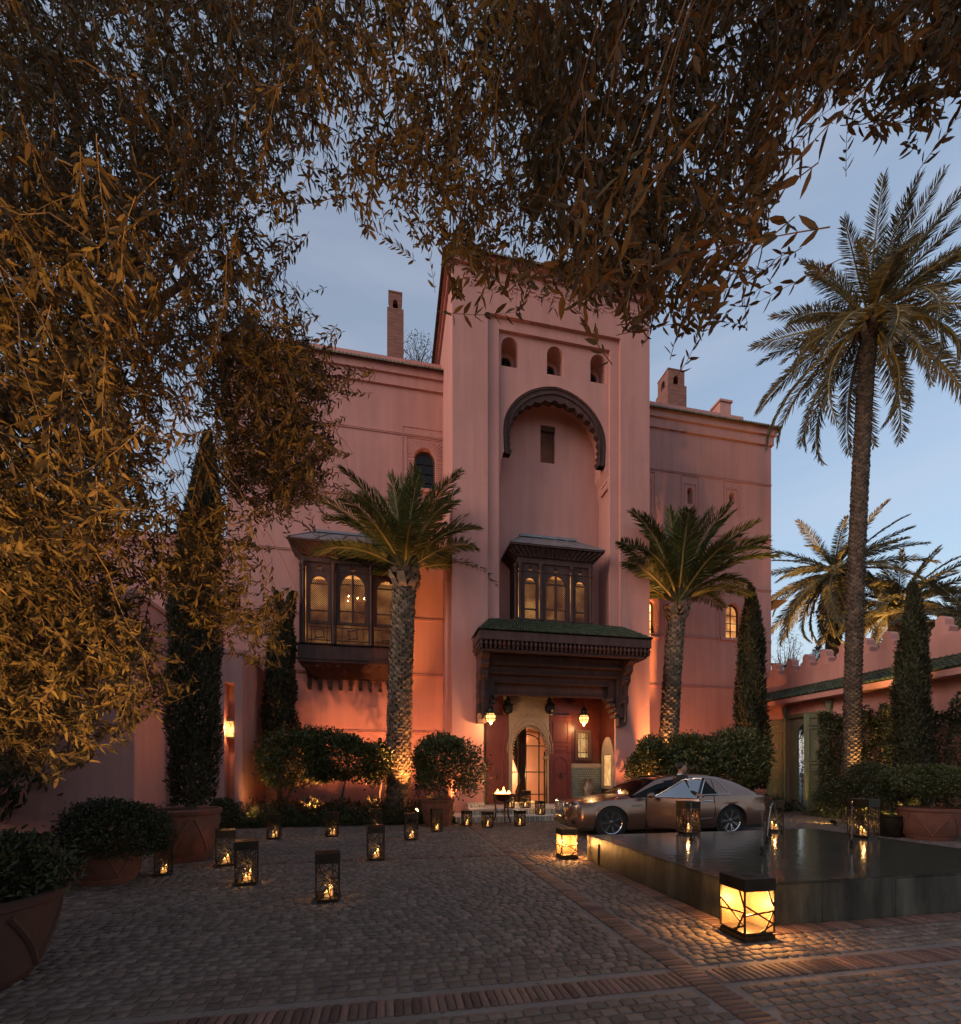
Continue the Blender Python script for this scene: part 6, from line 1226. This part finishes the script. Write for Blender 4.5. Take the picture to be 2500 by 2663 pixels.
# glasshouse
def zc(x): return ip(-x, [-.98,-.6,-.3,-.08,.25,.65,1.05,1.4,1.8,2.28], [.99,1.21,1.37,1.435,1.485,1.505,1.495,1.44,1.31,1.04])
def dome(x, t, off=0):
    zb = shz(x) - .005; yb = hw(x)-.045; c = max(zc(x), zb+.01); zu = zb + (c-zb)*.86; yu = yb - .26*(zu-zb)/.44 - .02
    if t < .5: k = t*2; y = yb + (yu-yb)*k + .02*math.sin(k*math.pi); z = zb + (zu-zb)*k
    else: k = (t-.5)*2; y = yu*math.cos(k*math.pi/2)**.9 if k < 1 else 0; z = zu + (c-zu)*math.sin(k*math.pi/2)**.9
    return Vector((x, y, z + off)) + Vector((0, off*(1-t), 0))
def patch(name, xr, tr, m, off, nx=24, nt=10, parent=None, shear=0, split=False):
    def grid(mb, sg):
        b = len(mb.v)
        for i in range(nx+1):
            for j in range(nt+1):
                t = tr[0] + (tr[1]-tr[0])*j/nt; x = xr[0] + (xr[1]-xr[0])*i/nx + shear*(t-tr[0])*(1-i/nx); p = dome(x, t, off); mb.v.append((p.x, sg*p.y, p.z))
        for i in range(nx):
            for j in range(nt): q = [b+i*(nt+1)+j, b+i*(nt+1)+j+1, b+(i+1)*(nt+1)+j+1, b+(i+1)*(nt+1)+j]; mb.f.append(q if sg < 0 else q[::-1])
        return mb
    if split: grid(MB(), 1).build(name, M[m], parent or car, 60); return grid(MB(), -1).build(name, M[m], parent or car, 60)
    return grid(grid(MB(), 1), -1).build(name, M[m], parent or car, 60)
patch('windows', (.97, -2.27), (0, 1), 'tint_glass', 0, nx=50, nt=16)
patch('roof', (.09, -1.2), (.44, 1), 'paint', .012); patch('windscreen_pillar', (.97, .09), (.40, .58), 'paint', .010, nt=5, split=True); patch('rear_pillar', (-1.22, -2.27), (.0, .64), 'paint', .010, shear=.55, split=True); patch('sunroof', (-.05, -.42), (.70, 1), 'tint_glass', .016)
patch('rear_shelf', (-2.14, -2.27), (.5, 1), 'paint', .011, nt=6)
def trim(pts, r, name='window_trim', m='chrome', parent=None):
    for sg in ((1, -1) if parent is None else (1,)): MB().tube([(p[0], sg*p[1], p[2]) for p in pts], r, 5).build(name, M[m], parent or car, 60)
trim([dome(x, .47, .014) for x in np.linspace(-.45, -1.25, 14)] + [dome(-1.3-.22*k, .45*(1-k)+.02, .014) for k in np.linspace(0, 1, 8)], .008); trim([dome(x, .02, .014) for x in np.linspace(.6, -1.52, 24)], .008)
MB().tube([dome(-.72, t, .006) for t in np.linspace(.03, .45, 6)], .03, 5).build('door_pillar', M['black'], car); MB().tube([dome(-1.13-.1*t, t, .006) for t in np.linspace(.03, .42, 6)], .012, 5).build('window_divider', M['black'], car)
def shut(pts, r=.008, name='shut_line'): MB().tube(pts, r, 4).build(name, M['black'], car)
sd = lambda x, f, o=.002: (x, side(x, f)[0]+o, side(x, f)[1])
shut([sd(.70, f) for f in np.linspace(.05, 1, 12)]); shut([sd(-.50, f) for f in np.linspace(.05, 1, 12)]); shut([sd(-1.02-.22*f**2 if f < .5 else -1.075+.02*(f-.5), f) for f in np.linspace(.35, 1, 14)]); shut([sd(x, .10) for x in np.linspace(.70, -1.05, 20)])
shut([(x, hw(x)-.11, topz(x)-.012) for x in np.linspace(2.25, .9, 14)]); shut([(x, hw(x)-.10, topz(x)-.004) for x in np.linspace(-2.0, -2.75, 10)])
MB().tube([sd(x, .30+.04*math.sin((x-.7)*2), .004) for x in np.linspace(.6, -1.0, 20)], .012, 5).build('sill_crease', M['paint'], car, 60)
MB().box(.80, 1.06, side(.95, .72)[0]-.02, side(.95, .72)[0]+.012, .735, .775).build('side_vent', M['black'], car); MB().box(.82, 1.10, side(.95, .72)[0]-.01, side(.95, .72)[0]+.016, .752, .760).build('vent_blade', M['chrome'], car)
# door opening and open front door
mb = MB(); nx, k = 20, 9
for i in range(nx+1):
    x = .68 - 1.16*i/nx
    for j in range(k): f = .08 + .90*j/(k-1); mb.v.append((x, side(x, f)[0]+.004, side(x, f)[1]))
for i in range(nx):
    for j in range(k-1): mb.f.append([i*k+j, (i+1)*k+j, (i+1)*k+j+1, i*k+j+1])
mb.build('cabin_opening', M['cabin'], car)
hx, hy = .70, side(.70, .6)[0]; DA = R(-56)
door = empty('front_door', (hx, hy, 0)); door.parent = car; door.rotation_euler = (0, 0, DA); tag(door, 'front door standing open')
mb = MB(); nx = 24
for off in (0, -.10):
    for i in range(nx+1):
        x = .69 - 1.185*i/nx
        for j in range(k): f = .09 + .91*j/(k-1); y, z = side(x, f); mb.v.append((x-hx, y-hy+off*(1-.5*(j == k-1))+.004, z))
n1 = (nx+1)*k
for i in range(nx):
    for j in range(k-1):
        q = [i*k+j, (i+1)*k+j, (i+1)*k+j+1, i*k+j+1]; mb.f.append(q); mb.f.append([n1+a for a in q][::-1])
for i in range(nx): mb.f.append([i*k+k-1, (i+1)*k+k-1, n1+(i+1)*k+k-1, n1+i*k+k-1]); mb.f.append([i*k, n1+i*k, n1+(i+1)*k, (i+1)*k])
for j in range(k-1): mb.f.append([j, j+1, n1+j+1, n1+j]); e = nx*k; mb.f.append([e+j, n1+e+j, n1+e+j+1, e+j+1])
mb.build('door_panel', M['paint'], door, 35)
fr = [dome(x, .02, .012) for x in np.linspace(.58, -.49, 4)]; upp = [dome(x, min(.47, .02 + .45*min(1, (.58-x)/.60)), .012) for x in np.linspace(.58, -.49, 18)]
off = Vector((-hx, -hy+.004, 0)); loop = [p+off for p in upp] + [upp[-1].lerp(fr[-1], t)+off for t in (.33, .66, 1)]
MB().tube(loop, .014, 6).build('window_frame', M['chrome'], door, 60); MB().tube([p+off for p in fr], .012, 5).build('belt_trim', M['chrome'], door, 60)
MB().bar(loop[-4]+Vector((.03,0,0)), loop[-1]+Vector((.03,0,0)), .06, .03).build('door_pillar', M['black'], door)
mb = MB()
for p in upp: q = dome(p.x, .02, .012); a, b = p+off, q+off; mb.v += [tuple(a-Vector((0,.012,.0))), tuple(b-Vector((0,.012,0)))]
for i in range(len(upp)-1): mb.f.append([2*i, 2*i+1, 2*i+3, 2*i+2])
M['door_glass'] = clear_glass('door_glass', (.03, .03, .03), .42); mb.build('pane', M['door_glass'], door, 60)
yh_, zh_ = side(-.32, .80); MB().tube([(-.22-hx, yh_-hy+.02, zh_), (-.27-hx, yh_-hy+.045, zh_+.004), (-.42-hx, yh_-hy+.045, zh_+.004), (-.46-hx, yh_-hy+.02, zh_)], .013, 6).build('handle', M['chrome'], door, 60)
mm = MB().lathe([(.0,-.11),(.05,-.09),(.078,-.03),(.08,.03),(.06,.08),(.0,.10)], 14).xf(Matrix.Translation((.50-hx, .15, 1.01)) @ Matrix.Rotation(R(90), 4, 'X') @ Matrix.Diagonal((1, .85, 1, 1))); mm.build('mirror', M['paint'], door, 60); MB().bar((.52-hx, .02, .965), (.52-hx, .10, .99), .05, .03).build('mirror_stalk', M['black'], door)
y_, z_ = side(-1.0, .84); MB().tube([(-.80, y_+.004, z_), (-.84, y_+.035, z_+.004), (-1.0, y_+.035, z_+.004), (-1.04, y_+.004, z_)], .013, 6).build('handle', M['chrome'], car, 60)
# seat glimpsed through the opening
MB().box(-.45, .05, .28, .78, .35, .58).frustum((-.52, -.34, .28, .78, .58), (-.66, -.54, .30, .74, 1.18)).build('seat', M['cabin'], car)
# wheels
def wheel(a, sg):
    w = empty('wheel', (a, sg*.79, .362)); w.parent = car; w.rotation_euler = (R(-90)*sg, 0, 0)
    MB().lathe([(.255,-.12),(.33,-.125),(.355,-.10),(.362,-.05),(.362,.05),(.355,.10),(.33,.125),(.27,.13),(.255,.115)], 40).build('tyre', M['rubber'], w, 40)
    mb = MB().lathe([(.272,.118),(.262,.134),(.248,.128),(.238,.06),(.238,-.10)], 40, cap=False); mb.build('rim', M['chrome'], w, 60); MB().lathe([(.0,-.02),(.24,-.02)], 24, cap=False).build('brake_disc', M['black'], w)
    for i in range(7):
        an = 2*math.pi*i/7
        for dl in (-.10, .10): c, s_ = math.cos(an), math.sin(an); c2, s2 = math.cos(an+dl), math.sin(an+dl); MB().bar((c*.045, s_*.045, .098), (c2*.252, s2*.252, .112), .030, .03, (0, 0, 1)).build('spoke', M['chrome' if i % 1 else 'rim_dark'], w)
        for dl in (-.155, .155): c2, s2 = math.cos(an+dl), math.sin(an+dl); MB().bar((c*.07+0*c2, s_*.07, .112), (c2*.25, s2*.25, .127), .006, .006, (0, 0, 1)).build('spoke_edge', M['chrome'], w)
    MB().lathe([(.06,.09),(.06,.118),(.045,.126),(.0,.126)], 16).build('hub', M['rim_dark'], w, 40)
    cu = bpy.data.curves.new('emblem', 'FONT'); cu.body = 'B'; cu.size = .075; cu.extrude = .003; cu.align_x = 'CENTER'; cu.align_y = 'CENTER'; t = bpy.data.objects.new('emblem', cu); COL.objects.link(t)
    me_=bpy.data.meshes.new_from_object(t); bpy.data.objects.remove(t); me_.materials.clear(); me_.materials.append(M['chrome']); t = link('emblem', me_); t.parent = w; t.location = (0, 0, .13); t.rotation_euler = (0, 0, R(180) if sg > 0 else 0)
for a in AX:
    for sg in (1, -1): wheel(a, sg)
# nose
gy = .30; gzs = (.46, .82); mb = MB(); q = [(-gy, .50), (-gy+.05, .46), (gy-.05, .46), (gy, .50), (gy+.02, .76), (gy-.06, .825), (-gy+.06, .825), (-gy-.02, .76)]
mb = MB().prism(q, 0, .03, 'x'); mb.xf(Matrix.Translation((X0-.004, 0, 0))); g_ = mb.build('grille', M['mesh'], car)
MB().tube([(X0+.028, y, z) for y, z in q + q[:1]], .014, 6).build('grille_surround', M['chrome'], g_, 60); MB().box(X0+.02, X0+.04, -.01, .01, .46, .82).build('grille_bar', M['chrome'], g_)
mb = MB(); diag_lattice(mb, -gy, gy, .49, .79, 0, .045, .008); mb.xf(Matrix.Translation((X0+.034, 0, 0)) @ Matrix.Rotation(R(90), 4, 'Z')); mb.build('grille_mesh', M['chrome'], g_, kind='stuff')
def lamp(x, y, z, r, ang):
    for sg in (1, -1):
        o = MB().lathe([(r*.0,.0),(r*.9,.0),(r*.95,.02),(r,.03)], 22).build('headlight', M['headlight'], car, 60, loc=(x, sg*y, z), rot=(0, R(86), 0)); o.rotation_euler = (Vector((math.cos(ang), sg*math.sin(ang), .12))).to_track_quat('Z', 'Y').to_euler()
        MB().lathe([(r,.0),(r*1.10,.012),(r*1.10,.036),(r*.98,.042)], 24, cap=False).build('chrome_ring', M['chrome'], o, 60); MB().lathe([(r*.45,.012),(r*.45,.036),(r*.2,.042)], 16).build('projector', M['glass'], o, 60)
lamp(2.395, .49, .705, .078, R(16)); lamp(2.30, .685, .725, .105, R(34))
MB().box(X0-.06, X0+.012, -.45, .45, .285, .40).build('lower_intake', M['black'], car)
for sg in (1, -1):
    MB().add([(2.425, sg*.50, .30), (2.36, sg*.74, .32), (2.36, sg*.74, .42), (2.43, sg*.52, .42), ], [(0,1,2,3)]).xf(Matrix.Translation((.025, sg*.02, 0))).build('side_intake', M['black'], car)
MB().box(X0+.0, X0+.02, -.22, .22, .40, .455).build('number_plate', M['black'], car)
cu = MB().tube([(X0-.05, 0, .845), (X0-.04, 0, .875)], .012, 6); cu.build('bonnet_badge', M['chrome'], car)
for sg in (1, -1): MB().lathe([(.0,0),(.11,.0),(.115,.02),(.0,.045)], 20).xf(Matrix.Translation((-2.70, sg*.74, .80)) @ Matrix.Rotation(R(-70), 4, 'Y') @ Matrix.Rotation(R(35*sg), 4, 'X')).build('tail_lamp', M['tail'], car, 60)
# ================================================================== PERSON beside the open door
hp = at(1768, 2067, 11.2); hand_w = car.matrix_basis @ (door.matrix_basis.to_3x3().to_4x4() @ Vector((0,0,0))) if 0 else None
car_m = Matrix.Translation(car.location) @ Matrix.Rotation(yaw, 4, 'Z') @ Matrix.Diagonal((CS, CS, CS, 1)); door_m = car_m @ Matrix.Translation((hx, hy, 0)) @ Matrix.Rotation(DA, 4, 'Z')
grip = door_m @ (Vector(loop[-1]) + Vector((.02, -.02, .03)))
pX = (1770-1250)/1200; pb = Vector((pX*11.32, 11.32, .013)); per = empty('person', pb, 0, scale=1.05, label='person in a dark suit standing behind the open car door, looking to the right', cat='person')
M['skin'] = mat('skin', (.32, .18, .125), (.38, .22, .15), rough=.5, scale=12); M['suit'] = mat('black_suit', (.010, .010, .011), (.018, .017, .018), rough=.8, scale=30); M['hair'] = mat('short_dark_hair', (.012, .009, .007), (.025, .018, .012), rough=.6, scale=40, bump=.5); M['shirt'] = mat('white_collar', (.6, .6, .6), rough=.8)
def ell(mb, c, r, seg=16, rings=10):
    b = len(mb.v)
    for i in range(rings+1):
        a = math.pi*i/rings
        for k in range(seg): t = 2*math.pi*k/seg; mb.v.append((c[0]+r[0]*math.sin(a)*math.cos(t), c[1]+r[1]*math.sin(a)*math.sin(t), c[2]+r[2]*math.cos(a)))
    for i in range(rings):
        for k in range(seg): mb.f.append([b+i*seg+k, b+(i+1)*seg+k, b+(i+1)*seg+(k+1) % seg, b+i*seg+(k+1) % seg])
def remesh(o, v, it=6):
    m = o.modifiers.new('remesh', 'REMESH'); m.mode = 'VOXEL'; m.voxel_size = v; m.use_smooth_shade = True; s_ = o.modifiers.new('smooth', 'SMOOTH'); s_.iterations = it; s_.factor = .5
g = (grip - pb)/1.05; sh = Vector((.02, -.17, 1.42)); el = sh.lerp(g, .5) + Vector((-.02, -.04, -.12)); palm_c = g + Vector((0, 0, .02))
b = MB(); ell(b, (.045, 0, 1.625), (.092, .074, .112)); ell(b, (.075, 0, 1.575), (.066, .056, .060)); ell(b, (.02, 0, 1.655), (.098, .078, .095)); b.tube([(-.02, 0, 1.42), (.015, 0, 1.56)], [.062, .056], 12)
b.tube([(.128, 0, 1.655), (.150, 0, 1.622), (.153, 0, 1.607), (.135, 0, 1.600)], [.010, .014, .017, .012], 8); ell(b, (.125, 0, 1.572), (.016, .026, .007)); ell(b, (.124, 0, 1.557), (.016, .024, .008)); ell(b, (.118, 0, 1.532), (.028, .03, .022)); ell(b, (.125, 0, 1.662), (.018, .055, .012))
for sg in (1, -1): ell(b, (.012, sg*.078, 1.615), (.022, .010, .034)); ell(b, (.116, sg*.031, 1.636), (.012, .014, .009))
b.tube([el.lerp(palm_c, .7), palm_c], [.032, .028], 8); ell(b, palm_c + Vector((.03, 0, .01)), (.045, .04, .022))
for i in range(4): y = -.036 + .024*i; b.tube([palm_c + Vector((.05, y, .012)), palm_c + Vector((.085, y, .012-.002*i)), palm_c + Vector((.098, y, -.022)), palm_c + Vector((.085, y, -.045))], [.010, .0095, .009, .008], 7)
b.tube([palm_c + Vector((.01, -.04, 0)), palm_c + Vector((.035, -.058, -.01)), palm_c + Vector((.055, -.055, -.03))], [.012, .011, .009], 7)
h2 = Vector((.06, .24, .86)); ell(b, h2, (.03, .045, .05))
for i in range(4): b.tube([h2 + Vector((-.02+.017*i, .01, -.03)), h2 + Vector((-.018+.017*i, .005, -.075)), h2 + Vector((-.012+.017*i, -.012, -.10))], [.0095, .009, .008], 7)
b.tube([h2 + Vector((.03, 0, .0)), h2 + Vector((.045, -.01, -.03)), h2 + Vector((.045, -.02, -.055))], [.012, .010, .009], 7)
b.tube([(0, 0, .9), (-.01, 0, 1.2), (-.02, 0, 1.43)], [.13, .13, .12], 12); b.tube([el, el.lerp(palm_c, .75)], [.038, .032], 8); b.tube([sh, el], [.045, .04], 8); b.tube([(-.02, .17, 1.42), (.02, .23, 1.14), h2], [.045, .04, .03], 8)
for sg in (1, -1): b.tube([(0, sg*.09, .92), (.01, sg*.10, .50), (-.01, sg*.10, .08)], [.085, .06, .045], 10); b.tube([(-.05, sg*.10, .04), (.16, sg*.11, .03)], [.045, .035], 8)
bo = b.build('body', M['skin'], per); remesh(bo, .008, 4)
c = MB(); c.tube([(0, 0, .86), (-.005, 0, 1.08), (-.015, 0, 1.28), (-.02, 0, 1.40), (-.015, 0, 1.47)], [.165, .155, .175, .165, .085], 16)
for v in range(len(c.v)): x, y, z = c.v[v]; c.v[v] = (x*.78, y*1.12, z)
c.tube([(-.02, -.10, 1.43), tuple(sh), tuple(el), tuple(el.lerp(palm_c, .70))], [.07, .078, .06, .047], 10); c.tube([(-.02, .10, 1.43), (-.02, .18, 1.41), (.02, .235, 1.14), tuple(h2 + Vector((-.005, 0, .06)))], [.07, .078, .06, .045], 10)
for sg in (1, -1): c.tube([(0, sg*.085, .95), (.01, sg*.10, .50), (-.01, sg*.10, .07)], [.105, .08, .07], 10); c.tube([(-.07, sg*.10, .05), (.05, sg*.105, .055), (.19, sg*.11, .03)], [.05, .055, .035], 8)
su = c.build('suit', M['suit'], bo); remesh(su, .010, 5); MB().lathe([(.068,0),(.072,.025),(.064,.05)], 16, (-.002, 0, 1.455), cap=False).build('shirt_collar', M['shirt'], bo, 60)
hh = MB(); ell(hh, (.005, 0, 1.668), (.104, .084, .094))
hr = MB(); ell(hr, (0, 0, 1.672), (.110, .086, .096)); hr.f = [f for f in hr.f if all(hr.v[i][2] > 1.600 and (hr.v[i][0] < .075 or hr.v[i][2] > 1.715) and not (hr.v[i][0] > .03 and hr.v[i][2] < 1.645) for i in f)]; hr.build('hair', M['hair'], bo, 80)
for sg in (1, -1): e = MB(); ell(e, (.126, sg*.031, 1.634), (.006, .011, .006), 8, 6); e.build('eye', M['black'], bo, 80)
